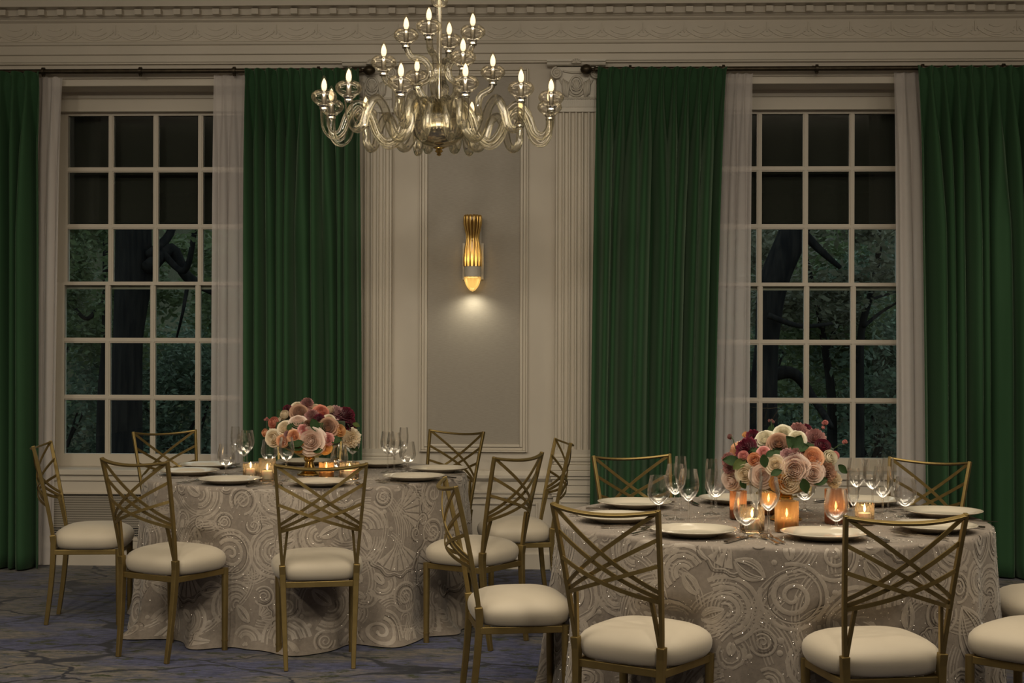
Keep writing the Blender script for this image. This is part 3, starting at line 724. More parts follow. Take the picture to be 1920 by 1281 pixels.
# ================================================================== chandelier
def chandelier():
    c = W(-.345, 7.0, 0); H0 = CAM.z
    t = thing('chandelier', 'champagne glass chandelier with curled arms and candle bulbs', 'chandelier', (c.x, c.y, 0))
    cupp = [(.014, 0), (.030, .002), (.034, .008), (.048, .018), (.058, .032), (.0595, .044), (.054, .058), (.042, .068), (.028, .0735)]
    cup_me = MB().lathe(cupp, 24).mesh('bobeche', 'cup_glass', True)
    col_me = MB().lathe([(.0195, -.020), (.0205, -.012), (.018, -.008), (.022, -.003), (.028, .001), (.020, .004), (.012, .005), (.012, .06), (.0115, .068), (.001, .068)], 16).mesh('candle_cup', 'chrome', True)
    bulb_me = MB().lathe([(.008, .062), (.0125, .070), (.0160, .083), (.0168, .094), (.0145, .111), (.009, .128), (.0035, .139), (.001, .142)], 16).mesh('bulb', 'bulb_glass', True)
    fil_me = MB().lathe([(.001, .066), (.0085, .073), (.0125, .087), (.0120, .100), (.0075, .116), (.001, .127)], 12).mesh('filament', 'filament', True)
    def arm(ang, prof, rad, zend, rend):
        # ang measured from the line to the camera, in the chandelier's own plan
        d = RIGHT*math.sin(ang)-FWD*math.cos(ang)
        pts = smooth_path([d*r+Vector((0, 0, H0+z)) for r, z in prof], 6); n = len(pts)
        a = MB().tube(pts, [rad*(.85+.15*math.sin(PI*i/(n-1))) for i in range(n)], 12).build('arm', 'arm_glass', t, smooth=True)
        p = d*rend+Vector((0, 0, H0+zend))
        obj('bobeche', cup_me, a, p); obj('candle_cup', col_me, a, p); b = obj('bulb', bulb_me, a, p); obj('filament', fil_me, a, p)
        point('candle_bulb_light', p+Vector((0, 0, .096)), .55, (1, .84, .60), .012, t)
    low = [(.045, .99), (.055, 1.085), (.10, 1.120), (.155, 1.06), (.19, .965), (.245, .925), (.295, .965), (.335, 1.06), (.385, 1.095), (.43, 1.04), (.46, .965), (.50, .945), (.533, .985), (.54, 1.065)]
    for k in range(12): arm(R_(15+30*k), low, .0205, 1.080, .54)
    mid = [(.03, 1.00), (.045, 1.10), (.10, 1.125), (.14, 1.07), (.175, 1.035), (.205, 1.06), (.20, 1.12), (.215, 1.17), (.262, 1.20), (.277, 1.235)]
    a0 = math.atan2(-.25, .12)
    for k in range(4): arm(a0+k*PI/2, mid, .0185, 1.243, .277)
    top = [(.025, 1.0), (.035, 1.10), (.085, 1.16), (.10, 1.205), (.055, 1.23), (.045, 1.28), (.08, 1.325), (.135, 1.34), (.155, 1.37), (.163, 1.395)]
    a1 = math.atan2(-.043, .17)
    for k in range(4): arm(a1+k*PI/2, top, .0175, 1.402, .163)
    bowl = [(.001, .905), (.03, .908), (.075, .925), (.115, .960), (.128, 1.00), (.122, 1.035), (.108, 1.05), (.112, 1.058)]
    MB().lathe(bowl, 36, (0, 0, H0)).build('bowl', 'bowl_glass', t, smooth=True)
    MB().lathe([(.001, .935), (.085, .945), (.10, .975), (.10, 1.02), (.075, 1.04), (.001, 1.045)], 30, (0, 0, H0)).build('hub', 'chrome', t, smooth=True)
    MB().lathe([(.001, .868), (.012, .874), (.008, .882), (.020, .890), (.012, .900), (.028, .906), (.001, .908)], 16, (0, 0, H0)).build('bottom_finial', 'gold_vase', t, smooth=True)
    MB().lathe([(.0125, 1.04), (.0125, 1.60)], 16, (0, 0, H0)).build('glass_sleeve', 'cup_glass', t, smooth=True)
    MB().lathe([(.0065, 1.04), (.0065, HC-H0)], 12, (0, 0, H0)).build('stem', 'chrome', t, smooth=True)
    MB().lathe([(.010, 1.565), (.030, 1.573), (.042, 1.590), (.038, 1.610), (.014, 1.622), (.012, 1.70), (.03, 1.72), (.036, 1.75), (.012, 1.78)], 24, (0, 0, H0)).build('ball', 'cup_glass', t, smooth=True)
    MB().lathe([(.001, HC-H0-.07), (.03, HC-H0-.065), (.075, HC-H0-.02), (.08, HC-H0-.001)], 24, (0, 0, H0)).build('canopy', 'chrome', t, smooth=True)
chandelier()

# ================================================================== dining chairs
def make_chair(label, group):
    t = thing('dining_chair', label, 'chair', group=group)
    G = 'gold_chair'
    def hw(z): return .147+(.163-.147)*z/.44 if z < .44 else .163+(.199-.163)*((z-.44)/.475)
    def yb(z):
        if z < .42: return -.175-.040*((.42-z)/.42)**1.6
        return -.175-.095*((z-.42)/.495)**1.25
    for s in (-1, 1):                                   # back leg running up into the back post
        zs = [0, .05, .12, .2, .28, .36, .42, .46]
        pts = [(s*hw(z), yb(z), z) for z in zs]
        MB().tube(pts, 0, rect=lambda q: (.019+.009*q, .021+.008*q), up=(0, 1, 0)).build('leg', G, t, bevel=.003)
        zs = [.45+.465*i/9 for i in range(10)]
        MB().tube([(s*hw(z), yb(z), z) for z in zs], 0, rect=(.014, .018), up=(0, 1, 0)).build('back_post', G, t, bevel=.002)
        MB().tube([(s*(hw(z)-.004-.030*(z-.45)/.17), yb(z)-.006*(z-.45)/.17, z) for z in (.45, .51, .57, .625)], 0, rect=(.011, .014), up=(0, 1, 0)).build('inner_strut', G, t)
        m = MB().tube([(s*.170, .150, .386), (s*.168, .152, .05), (s*.168, .152, 0)], [.0165, .0140, .0138], 12)
        lg = m.build('leg', G, t, auto=40)
        MB().tube([(s*.168, .152, .042), (s*.168, .152, .050)], .0160, 12).build('foot_ring', G, lg, auto=40)
    def surf(x, z):                                     # the bowed back the straps lie in
        h = hw(z); f = max(0, 1-(x/h)**2); return yb(z)-(.072-.030*(z-.61)/.30)*f
    def strap(xa, za, xb, zb, off, wd=.0135, th=.005, sag=0):
        n = 14; pts = []
        for i in range(n):
            q = i/(n-1); z = za+(zb-za)*q; x = xa+(xb-xa)*q; z -= sag*4*q*(1-q)
            pts.append((x, surf(x, z)+off, z))
        return MB().tube(pts, 0, rect=(wd, th), up=lambda p: (2*.5*p.x, -1, 0))
    for za, zb, o_ in ((.908, .642, 0), (.820, .622, .004), (.732, .612, -.004)):
        for s in (-1, 1):
            strap(s*hw(za)*.99, za, -s*hw(zb)*.985, zb, o_+s*.0013).build('strap', G, t)
    n = 16; pts = []
    for i in range(n):
        x = -.199+.398*i/(n-1); pts.append((x, surf(x, .910), .908-.017*(1-(x/.199)**2)))
    MB().tube(pts, 0, rect=(.017, .010), up=lambda p: (0, -.45, 1)).build('top_rail', G, t, bevel=.002)
    m = MB()
    for s in (-1, 1): m.tube([(s*.166, -.172, .372), (s*.170, .150, .372)], 0, rect=(.016, .026), up=(0, 0, 1))
    m.tube([(-.17, .150, .372), (.17, .150, .372)], 0, rect=(.016, .026), up=(0, 0, 1)); m.tube([(-.163, -.172, .372), (.163, -.172, .372)], 0, rect=(.016, .026), up=(0, 0, 1))
    m.build('seat_frame', G, t, bevel=.002)
    c = MB(); NU, NV = 40, 14                             # domed cushion
    def cf(u, v):
        a = 2*PI*u; e = 2/3.4
        cx = abs(math.cos(a))**e*(1 if math.cos(a) >= 0 else -1); cy = abs(math.sin(a))**e*(1 if math.sin(a) >= 0 else -1)
        if v < .45: q = v/.45; r = .86+.14*math.sin(q*PI/2); z = .386+.050*(1-math.cos(q*PI/2))
        else: q = (v-.45)/.55; r = math.cos(q*PI/2)**.70; z = .436+.068*math.sin(q*PI/2)
        w = .205+.008*cy
        return (w*cx*r, -.002+.192*cy*r, z)
    c.grid(NU, NV, cf); c.add([cf(i/(NU-1), 0) for i in range(NU-1)], [tuple(range(NU-2, -1, -1))])
    c.build('seat_cushion', 'seat_fabric', t, smooth=True)
    return t
TL, TR = (-1.08, 7.86), (1.02, 5.90)                      # table centres (right of and away from the camera)
TABR = .838; TABH = .755
LG, RG = 'gold dining chairs at the left table', 'gold dining chairs at the right table'
CH = [
 (TL, -79.5, 1.36, 0, 'gold dining chair in front of the left table, back to the viewer', LG),
 (TL, -118, 1.30, -2, 'gold dining chair at the front left of the left table, seat turned right', LG),
 (TL, -175, 1.36, 0, 'gold dining chair at the far left, seen from its side beside green curtain', LG),
 (TL, 136, 1.40, -8, 'gold dining chair before the left window, behind the left table', LG),
 (TL, 97, 1.31, 0, 'gold dining chair mostly hidden behind the left bouquet', LG),
 (TL, 56, 1.34, 0, 'gold dining chair behind the left table, below the sconce panel', LG),
 (TL, 10, 1.38, 0, 'gold dining chair at the right of the left table, nearest the fluted pilaster', LG),
 (TL, -35, 1.36, 0, 'gold dining chair at the front right of the left table, between both tables', LG),
 (TR, -80.5, 1.27, 0, 'gold dining chair in front of the right table, back to the viewer', RG),
 (TR, -124.5, 1.27, 0, 'gold dining chair at the front left of the right table', RG),
 (TR, -171.5, 1.27, 0, 'gold dining chair at the left of the right table, seen edge on', RG),
 (TR, 111, 1.26, 0, 'gold dining chair behind the right table, before the green curtain by the pilaster', RG),
 (TR, 80, 1.30, 0, 'gold dining chair mostly hidden behind the right bouquet', RG),
 (TR, 47, 1.32, 0, 'gold dining chair behind the right table, before the white sheer at right', RG),
 (TR, -5, 1.34, 0, 'gold dining chair cut by the right edge, farther of the two', RG),
 (TR, -46, 1.38, 0, 'gold dining chair cut by the right edge, nearer of the two', RG)]
chair0 = None; TUCK = {TL: [], TR: []}
for (tc, ang, r, tw, lab, grp) in CH:
    a = R_(ang); x, z = tc[0]+(r-.27)*math.cos(a), tc[1]+(r-.27)*math.sin(a)
    p = W(x, z); wa = a+YAW+PI                            # direction the sitter faces, in the world
    rz = wa-PI/2+R_(tw); TUCK[tc].append((a, r-.27-.197))
    if chair0 is None:
        chair0 = make_chair(lab, grp); chair0.location = p; chair0.rotation_euler = (0, 0, rz)
    else: dup(chair0, p, rz, lab, grp)

# ================================================================== round tables and embroidered cloths
def table_and_cloth(tc, side, seed, pud):
    rr = random.Random(seed); p = W(tc[0], tc[1])
    t = thing('round_table', 'round banquet table hidden under the embroidered cloth of the %s table' % side, 'table', p, YAW, group='round tables')
    MB().lathe([(.001, .715), (TABR-.02, .715), (TABR-.012, .72), (TABR-.012, .744), (TABR-.02, .747), (.001, .747)], 48).build('table_top', 'wood', t, auto=30)
    for k in range(4):
        a = PI/4+k*PI/2; MB().tube([(.42*math.cos(a), .42*math.sin(a), .715), (.46*math.cos(a), .46*math.sin(a), 0)], .018, 10).build('leg', 'dark_silver', t, auto=40)
    ks = [(rr.choice((9, 10, 11)), rr.uniform(0, 6), 1.0), (17, rr.uniform(0, 6), .55), (26, rr.uniform(0, 6), .35), (5, rr.uniform(0, 6), .4)]
    def folds(a): return sum(w*math.sin(k*a+f) for k, f, w in ks)/1.6
    H = TABH-.004; RE = .018
    def rad_at(a, z):
        q = max(0, (H-z)/H)
        r = TABR+.004+(.008+.056*q**1.25)*folds(a)+.034*q+pud*max(0, (q-.86)/.14)**2*(.7+.5*math.sin(13*a+2)+.4*math.sin(7*a))
        for ca, rf in TUCK[tc]:
            da = (a-ca+PI) % (2*PI)-PI
            if abs(da) < .5:
                g = math.exp(-(da/.19)**4); zz = min(1, max(0, (.56-z)/.06))*(1 if z > .36 else max(0, 1-(.36-z)/.30))
                lim = rf/math.cos(min(.28, abs(da))); r -= max(0, r-lim+.006)*g*zz
        return r
    def S(a, v):                                          # v: distance below the top edge; negative is on the top
        if v <= 0: r = TABR+.004-RE+v; return (r*math.cos(a), r*math.sin(a), TABH)
        if v < RE*1.57:
            b = v/RE; r = TABR+.004-RE+RE*math.sin(b); z = TABH-RE*(1-math.cos(b)); f = b/1.57; r2 = rad_at(a, z); r = r+(r2-(TABR+.004))*f
            return (r*math.cos(a), r*math.sin(a), z)
        z = max(.006, TABH-RE-(v-RE*1.57)); r = rad_at(a, z)
        return (r*math.cos(a), r*math.sin(a), z)
    VM = TABH-RE+RE*1.57-.006
    cl = thing('tablecloth', 'taupe cloth with ivory swirl embroidery and sequins on the %s table' % side, 'tablecloth', p, YAW, group='embroidered tablecloths')
    NA = 288; vs = [-(TABR-.02), -.6, -.4, -.2, -.08, -.02, 0, .006, .012, .018, .024, RE*1.57]+[RE*1.57+(VM-RE*1.57)*i/26 for i in range(1, 27)]
    m = MB(); m.grid(NA+1, len(vs), lambda u, v: S(2*PI*u, vs[int(round(v*(len(vs)-1)))]))
    m.build('cloth', 'cloth_ground', cl, smooth=True)
    # embroidery laid onto the cloth: swirls, fans, ribbons, dots
    RT = TABR+.004
    def onto(u, v, lift):                                 # u: metres round the edge; v: metres down (negative: on the top)
        a = u/RT; q = Vector(S(a, v))
        if v <= 0: return q+Vector((0, 0, lift))
        e = .004; n = (Vector(S(a+e, v))-Vector(S(a-e, v))).cross(Vector(S(a, min(VM, v+e)))-Vector(S(a, v-e)))
        n = n.normalized() if n.length > 1e-9 else Vector((math.cos(a), math.sin(a), 0))
        if n.dot(Vector((math.cos(a), math.sin(a), .2))) < 0: n = -n
        return q+n*lift
    emb = MB(); lin = MB(); cnt = [0]
    def ribbon(M, pts, w0, w1=None, lift=.0016):
        w1 = w0 if w1 is None else w1; n = len(pts); V = []
        for i, (u, v) in enumerate(pts):
            q0, q1 = pts[max(0, i-1)], pts[min(n-1, i+1)]; du, dv = q1[0]-q0[0], q1[1]-q0[1]; l = math.hypot(du, dv) or 1
            nx, ny = -dv/l, du/l; w = (w0+(w1-w0)*i/(n-1))/2
            for s, lf in ((-1, .55), (0, 1), (1, .55)):
                vv = min(VM, v+s*ny*w); V.append(onto(u+s*nx*w, vv, lift*lf+.0004))
        F = []
        for i in range(n-1):
            for k in (0, 1): F.append((3*i+k, 3*i+k+1, 3*i+k+4, 3*i+k+3))
        M.add(V, F)
    def clipv(pts, lo=.012, hi=None):
        hi = VM-.01 if hi is None else hi; out = []; cur = []
        for q in pts:
            if lo <= q[1] <= hi: cur.append(q)
            else:
                if len(cur) > 2: out.append(cur)
                cur = []
        if len(cur) > 2: out.append(cur)
        return out
    def draw(M, pts, w0, w1=None, lift=.0016):
        for seg in clipv(pts): ribbon(M, seg, w0, w1, lift)
    def arc(cu, cv, r, a0, a1, n=14): return [(cu+r*math.cos(a0+(a1-a0)*i/(n-1)), cv+r*math.sin(a0+(a1-a0)*i/(n-1))) for i in range(n)]
    def fan(cu, cv, R, a0, span):
        r = R; k = 0
        while r > .018:
            w = (.016, .009)[k % 2]*min(1, R/.09+.2); draw(emb, arc(cu, cv, r, a0, a0+span, max(8, int(r*120))), w, None, .0010+.0002*k); r -= w+.0050; k += 1
    def scroll(cu, cv, R, a0, sgn, turns=1.75):
        n = 34; pts = []
        for i in range(n):
            q = i/(n-1); r = R*(1-q)**.85+.004; a = a0+sgn*q*turns*2*PI; pts.append((cu+r*math.cos(a), cv+r*math.sin(a)))
        draw(emb, pts, .017*R/.06, .011*R/.06, .0026)
        draw(lin, [(u, v) for u, v in arc(cu, cv, R*1.28, a0, a0+sgn*4.4, 20)], .0035, None, .0012)
    def dots(cu, cv, n, sp, r):
        for i in range(n):
            u, v = cu+i*sp, cv+.006*math.sin(i); 
            if .02 < v < VM-.03: draw(emb, [(u-r, v), (u-r*.4, v), (u+r*.4, v), (u+r, v)], r*1.6, None, .003)
    def shell(cu, cv, R, a0):
        for k in range(7):
            a = a0+(k-3)*.30; draw(emb, [(cu+R*q*math.cos(a), cv+R*q*math.sin(a)) for q in (.25, .45, .65, .85, 1.0)], .006, .020*R/.08, .0024)
        pts = [(cu+R*(1.1+.05*math.cos(6*(a-a0)*2))*math.cos(a), cv+R*(1.1+.05*math.cos(6*(a-a0)*2))*math.sin(a)) for a in [a0-1.15+2.3*i/24 for i in range(25)]]
        draw(emb, pts, .006, None, .002); draw(lin, [(cu+(u-cu)*1.09, cv+(v-cv)*1.09) for u, v in pts], .004, None, .0012)
    def leafm(cu, cv, Ln, ang, fat):
        for s in (-1, 1):
            for k, (sc, w) in enumerate(((1, .013), (.66, .006), (.38, .006))):
                pts = []
                for i in range(16):
                    q = i/15*2-1; x = Ln*q; y = s*fat*sc*(1-q*q); pts.append((cu+x*math.cos(ang)-y*math.sin(ang), cv+x*math.sin(ang)+y*math.cos(ang)))
                draw(emb, pts, w, None, .002+.0003*k)
    def swash(u0, v0, u1, v1, bow, n=3, w=.012):
        for k in range(n):
            pts = []
            for i in range(20):
                q = i/19; d = (k-(n-1)/2)*.018*(.4+math.sin(PI*q)); u, v = u0+(u1-u0)*q, v0+(v1-v0)*q; l = math.hypot(u1-u0, v1-v0)
                b = bow*math.sin(PI*q)*math.cos(PI*q*.9)+d; pts.append((u-(v1-v0)/l*b, v+(u1-u0)/l*b))
            draw(emb, pts, w if k != 1 else .007, None, .002); 
    C_ = 2*PI*RT; placed = []
    for Rm, tries in ((.118, 220), (.095, 420), (.072, 800), (.052, 1300), (.036, 1800), (.022, 1800)):
        for _ in range(tries):
            u, v = rr.uniform(0, C_), rr.uniform(-.02, VM)
            R0 = Rm*rr.uniform(.9, 1.08); ok = True
            for (pu, pv, pr_) in placed:
                du = abs(u-pu); du = min(du, C_-du)
                if du*du+(v-pv)**2 < ((R0+pr_)*.86)**2: ok = False; break
            if not ok: continue
            placed.append((u, v, R0)); k = rr.random(); a0 = rr.uniform(0, 2*PI)
            if R0 > .045:
                if k < .46:
                    sp = rr.uniform(2.6, 4.4); fan(u, v, R0*.96, a0, sp)
                    am_ = a0+sp+(2*PI-sp)/2; leafm(u+R0*.45*math.cos(am_), v+R0*.45*math.sin(am_), R0*.42, am_, R0*.2)
                elif k < .74:
                    sg = rr.choice((-1, 1)); scroll(u, v, R0*.56, a0, sg); draw(emb, arc(u, v, R0*.93, a0, a0+5.2, 26), .014*min(1, R0/.08))
                    if R0 > .08: draw(emb, arc(u, v, R0*.76, a0+.4, a0+4.6, 24), .007)
                elif k < .88: shell(u-R0*.45*math.cos(a0), v-R0*.45*math.sin(a0), R0*1.15, a0)
                else: leafm(u, v, R0*1.05, a0, R0*.6)
            elif R0 > .03: scroll(u, v, R0*.85, a0, rr.choice((-1, 1)), 1.4) if k < .6 else fan(u, v, R0*.95, a0, 4.5)
            else:
                r_ = R0*.5
                if .03 < v < VM-.03:
                    V = [onto(u, v, .003)]+[onto(u+r_*math.cos(PI*q/5), v+r_*math.sin(PI*q/5), .0008) for q in range(10)]
                    emb.add(V, [(0, 1+q, 1+(q+1) % 10) for q in range(10)])
    for _ in range(150):                                  # fine stitched lines running behind the motifs
        u = rr.uniform(0, C_); v = rr.uniform(-.05, VM-.1); a0 = rr.uniform(0, 6.28); R0 = rr.uniform(.07, .22); sp = rr.uniform(.9, 2.2)
        for q in range(rr.choice((3, 4, 5))): draw(emb, arc(u, v, R0-q*.0125, a0, a0+sp, 14), .0072 if q % 2 else .0045, None, .0004)
    eo = emb.build('embroidery', 'cloth_ribbon', cl, smooth=True); eo['kind'] = 'stuff'
    lo = lin.build('outline_stitching', 'cloth_line', cl, smooth=True); lo['kind'] = 'stuff'
    # embroidery on the top: rings and scrolls lying flat
    tp = MB()
    def flat(pts, w, lift=.0012):
        n = len(pts); V = []
        for i, (x, y) in enumerate(pts):
            q0, q1 = pts[max(0, i-1)], pts[min(n-1, i+1)]; dx, dy = q1[0]-q0[0], q1[1]-q0[1]; l = math.hypot(dx, dy) or 1
            for s, lf in ((-1, .2), (0, 1), (1, .2)): V.append((x-s*dy/l*w/2, y+s*dx/l*w/2, TABH+.0003+lift*lf))
        tp.add(V, [(3*i+k, 3*i+k+1, 3*i+k+4, 3*i+k+3) for i in range(n-1) for k in (0, 1)])
    for _ in range(110):
        r0 = (TABR-.12)*math.sqrt(rr.random()); a0 = rr.uniform(0, 6.28); x, y = r0*math.cos(a0), r0*math.sin(a0); R = rr.uniform(.03, .08); st = rr.uniform(0, 6.28); sp = rr.uniform(2, 4.5)
        while R > .015: flat([(x+R*math.cos(st+sp*i/13), y+R*math.sin(st+sp*i/13)) for i in range(14)], .010); R -= .018
    to = tp.build('top_embroidery', 'cloth_ribbon', cl, smooth=True); to['kind'] = 'stuff'
    sq = MB()                                             # sequins
    def sequin(pos, nrm, s):
        n = (nrm+Vector((rr.gauss(0, .55), rr.gauss(0, .55), rr.gauss(0, .55)))).normalized(); a = n.orthogonal().normalized(); b = n.cross(a)
        q = pos+nrm*.0025; sq.add([q+a*s, q+b*s, q-a*s, q-b*s], [(0, 1, 2, 3)])
    for _ in range(11000):
        u = rr.uniform(0, C_); v = rr.uniform(.01, VM-.03); q = onto(u, v, .001); a = u/RT; sequin(q, Vector((math.cos(a), math.sin(a), .15)).normalized(), .0013)
    for _ in range(8000):
        r0 = (TABR-.03)*math.sqrt(rr.random()); a = rr.uniform(0, 6.28); sequin(Vector((r0*math.cos(a), r0*math.sin(a), TABH)), Vector((0, 0, 1)), .0013)
    so = sq.build('sequins', 'sequin', cl); so['kind'] = 'stuff'
table_and_cloth(TL, 'left', 101, .075)
table_and_cloth(TR, 'right', 202, .02)

# ================================================================== place settings
TT = TABH+.0022                                           # top of the cloth
def local_dir(p, tc):                                     # unit vector from p to the table's middle
    c = W(tc[0], tc[1]); d = Vector((c.x-p.x, c.y-p.y, 0)); return d.normalized()
plate_me = None
def plate_mesh():
    pr = [(.001, .004), (.075, .004), (.085, .002), (.088, .002), (.090, .006), (.112, .012), (.150, .0225), (.1555, .0250), (.1550, .0270), (.150, .0262), (.112, .0165), (.100, .0110), (.092, .0085), (.001, .0085)]
    return MB().lathe(pr, 56).mesh('dinner_plate', 'plate_china', True)
def fork_mesh():
    m = MB(); m.tube([(0, -.10, .003), (0, -.06, .004), (0, 0, .006), (0, .035, .004)], 0, rect=lambda q: (.014-.009*min(1, q*1.6), .0022), up=(0, 0, 1))
    m.tube([(0, .033, .004), (0, .045, .0035), (0, .055, .004)], 0, rect=lambda q: (.006+.018*q, .002), up=(0, 0, 1))
    for k in range(4):
        x = (k-1.5)*.0062; m.tube([(x, .054, .004), (x, .075, .0075), (x, .100, .0095)], 0, rect=(.0034, .002), up=(0, 0, 1))
    return m.mesh('dinner_fork', 'silver', auto=40)
def knife_mesh():
    m = MB(); m.tube([(0, -.11, .004), (0, -.06, .006), (0, 0, .005)], 0, rect=lambda q: (.016-.004*q, .006), up=(0, 0, 1))
    m.tube([(0, 0, .004), (.002, .05, .004), (.003, .09, .004), (0, .118, .004)], 0, rect=lambda q: (.010+.012*math.sin(PI*min(1, .2+q*.75)), .0018), up=(0, 0, 1))
    return m.mesh('dinner_knife', 'dark_silver', auto=40)
PLATE, FORK, KNIFE = plate_mesh(), fork_mesh(), knife_mesh()
SET = [
 (TL, 600, 906, 'the front chair of the left table'), (TL, 431, 902, 'the front left chair of the left table'), (TL, 355, 886, 'the far left side chair'),
 (TL, 388, 874, 'the chair before the left window'), (TL, 572, 867, 'the chair behind the left bouquet'), (TL, 714, 871, 'the chair below the sconce panel'),
 (TL, 822, 881, 'the left table chair nearest the pilaster'), (TL, 776, 896, 'the left table chair between both tables'),
 (TR, 1546, 1004, 'the front chair of the right table'), (TR, 1300, 998, 'the front left chair of the right table'), (TR, 1158, 972, 'the edge-on chair of the right table'),
 (TR, 1190, 946, 'the chair before the green curtain by the pilaster'), (TR, 1378, 938, 'the chair behind the right bouquet'), (TR, 1622, 941, 'the chair before the right sheer'),
 (TR, 1768, 963, 'the farther chair at the right edge'), (TR, 1752, 990, 'the nearer chair at the right edge')]
for tc, px, py, who in SET:
    p = on_z(px, py, TT+.012); side = 'left' if tc is TL else 'right'
    o = obj('dinner_plate', PLATE, None, (p.x, p.y, TT)); tag(o, 'round cream plate set before '+who, 'plate', 'plates on the %s table' % side)
    d = local_dir(p, tc); t = Vector((d.y, -d.x, 0)); rz = math.atan2(d.y, d.x)-PI/2       # t: the sitter's right hand
    for k, off in enumerate((-.185, -.213)):
        q = p+t*off-d*(.015+.02*k)
        tag(obj('dinner_fork', FORK, None, (q.x, q.y, TT+.0012), rz), ('inner', 'outer')[k]+' silver fork left of the plate of '+who.replace('the ', '', 1), 'fork', 'forks on the %s table' % side)
    q = p+t*.185-d*.01
    tag(obj('dinner_knife', KNIFE, None, (q.x, q.y, TT+.0012), rz), 'silver knife right of the plate of '+who.replace('the ', '', 1), 'knife', 'knives on the %s table' % side)

# stemware: bowl, stem and foot
def glass_proto(kind):
    if kind == 'wine':
        bowl = [(.004, .096), (.012, .100), (.026, .114), (.036, .134), (.0395, .152), (.038, .176), (.0325, .206), (.031, .216)]
        foot = [(.0365, .000), (.0365, .0015), (.022, .003), (.008, .007), (.004, .013)]; stem = [(.004, .013), (.0034, .05), (.0034, .085), (.0045, .097)]
    elif kind == 'goblet':
        bowl = [(.004, .042), (.014, .045), (.033, .060), (.044, .082), (.0455, .098), (.042, .122), (.0365, .150), (.035, .160)]
        foot = [(.036, .000), (.036, .0015), (.022, .003), (.010, .007), (.0055, .012)]; stem = [(.0055, .012), (.0048, .025), (.006, .044)]
    else:
        bowl = [(.0035, .082), (.010, .090), (.019, .112), (.0245, .145), (.0255, .170), (.0235, .200), (.0215, .222)]
        foot = [(.0335, .000), (.0335, .0015), (.020, .003), (.008, .007), (.004, .012)]; stem = [(.004, .012), (.0032, .045), (.0036, .084)]
    return [(n, MB().lathe(pr, 28).mesh(n, 'stemware', True)) for n, pr in (('bowl', bowl), ('stem', stem), ('foot', foot))]
GP = {k: glass_proto(k) for k in ('wine', 'goblet', 'flute')}
GNAME = dict(wine='wine_glass', goblet='water_goblet', flute='champagne_flute')
GLS = [
 (TL, 'goblet', 424, 891, 'clear round goblet left of the pink votive, left table'), (TL, 'wine', 457, 891, 'clear wine glass left of the pink votive, left table'),
 (TL, 'wine', 463, 883, 'clear wine glass just behind the pink votive, left table'), (TL, 'flute', 441, 876, 'clear flute at the back of the glasses, left of the left bouquet'),
 (TL, 'goblet', 505, 880, 'clear goblet behind the tall crystal votive, left table'), (TL, 'wine', 537, 902, 'clear wine glass under the left bouquet, left of its vase'),
 (TL, 'goblet', 636, 895, 'clear goblet under the left bouquet, right of its vase'), (TL, 'wine', 661, 886, 'clear wine glass at the right end of the left bouquet'), (TL, 'flute', 640, 874, 'clear flute behind the goblet right of the left vase'),
 (TL, 'wine', 727, 886, 'clear wine glass, leftmost of the cluster before the fluted pilaster'), (TL, 'wine', 739, 889, 'clear wine glass, front middle of the cluster before the fluted pilaster'),
 (TL, 'goblet', 764, 885, 'clear goblet, rightmost of the cluster before the fluted pilaster'), (TL, 'flute', 757, 878, 'clear flute at the back of the cluster before the fluted pilaster'),
 (TR, 'goblet', 1235, 967, 'clear round goblet, leftmost glass on the right table'), (TR, 'wine', 1266, 974, 'clear wine glass in the left cluster of the right table, behind the front one'),
 (TR, 'wine', 1291, 988, 'clear wine glass, front one of the left cluster of the right table'), (TR, 'flute', 1276, 957, 'clear flute at the back of the left cluster of the right table'),
 (TR, 'flute', 1334, 964, 'clear flute standing before the green curtain edge, right table'), (TR, 'goblet', 1342, 952, 'clear goblet behind the lone flute, right table'),
 (TR, 'goblet', 1399, 1008, 'clear goblet at the front, before the lit crystal votive, right table'), (TR, 'wine', 1441, 1009, 'clear wine glass at the front, beside the lit crystal votive, right table'), (TR, 'flute', 1417, 990, 'clear flute between the front goblet and wine glass, right table'),
 (TR, 'goblet', 1509, 958, 'clear goblet behind the front amber votive, right table'), (TR, 'goblet', 1568, 1000, 'clear goblet before the rose amber votive, right table'), (TR, 'flute', 1600, 990, 'clear flute right of the rose amber votive, right table'),
 (TR, 'wine', 1606, 958, 'clear wine glass at the back of the right cluster, below the window sill'), (TR, 'wine', 1636, 962, 'clear wine glass in the middle of the right cluster, right table'), (TR, 'wine', 1655, 980, 'clear wine glass at the front of the right cluster, right table'),
 (TR, 'goblet', 1697, 970, 'clear round goblet, rightmost glass on the right table'), (TR, 'flute', 1665, 960, 'clear flute behind the rightmost goblet, right table')]
for tc, kind, px, py, lab in GLS:
    p = on_z(px, py, TT); side = 'left' if tc is TL else 'right'
    g = thing(GNAME[kind], lab, 'glass', (p.x, p.y, TT), group='glasses on the %s table' % side)
    for n, me in GP[kind]: obj(n, me, g)

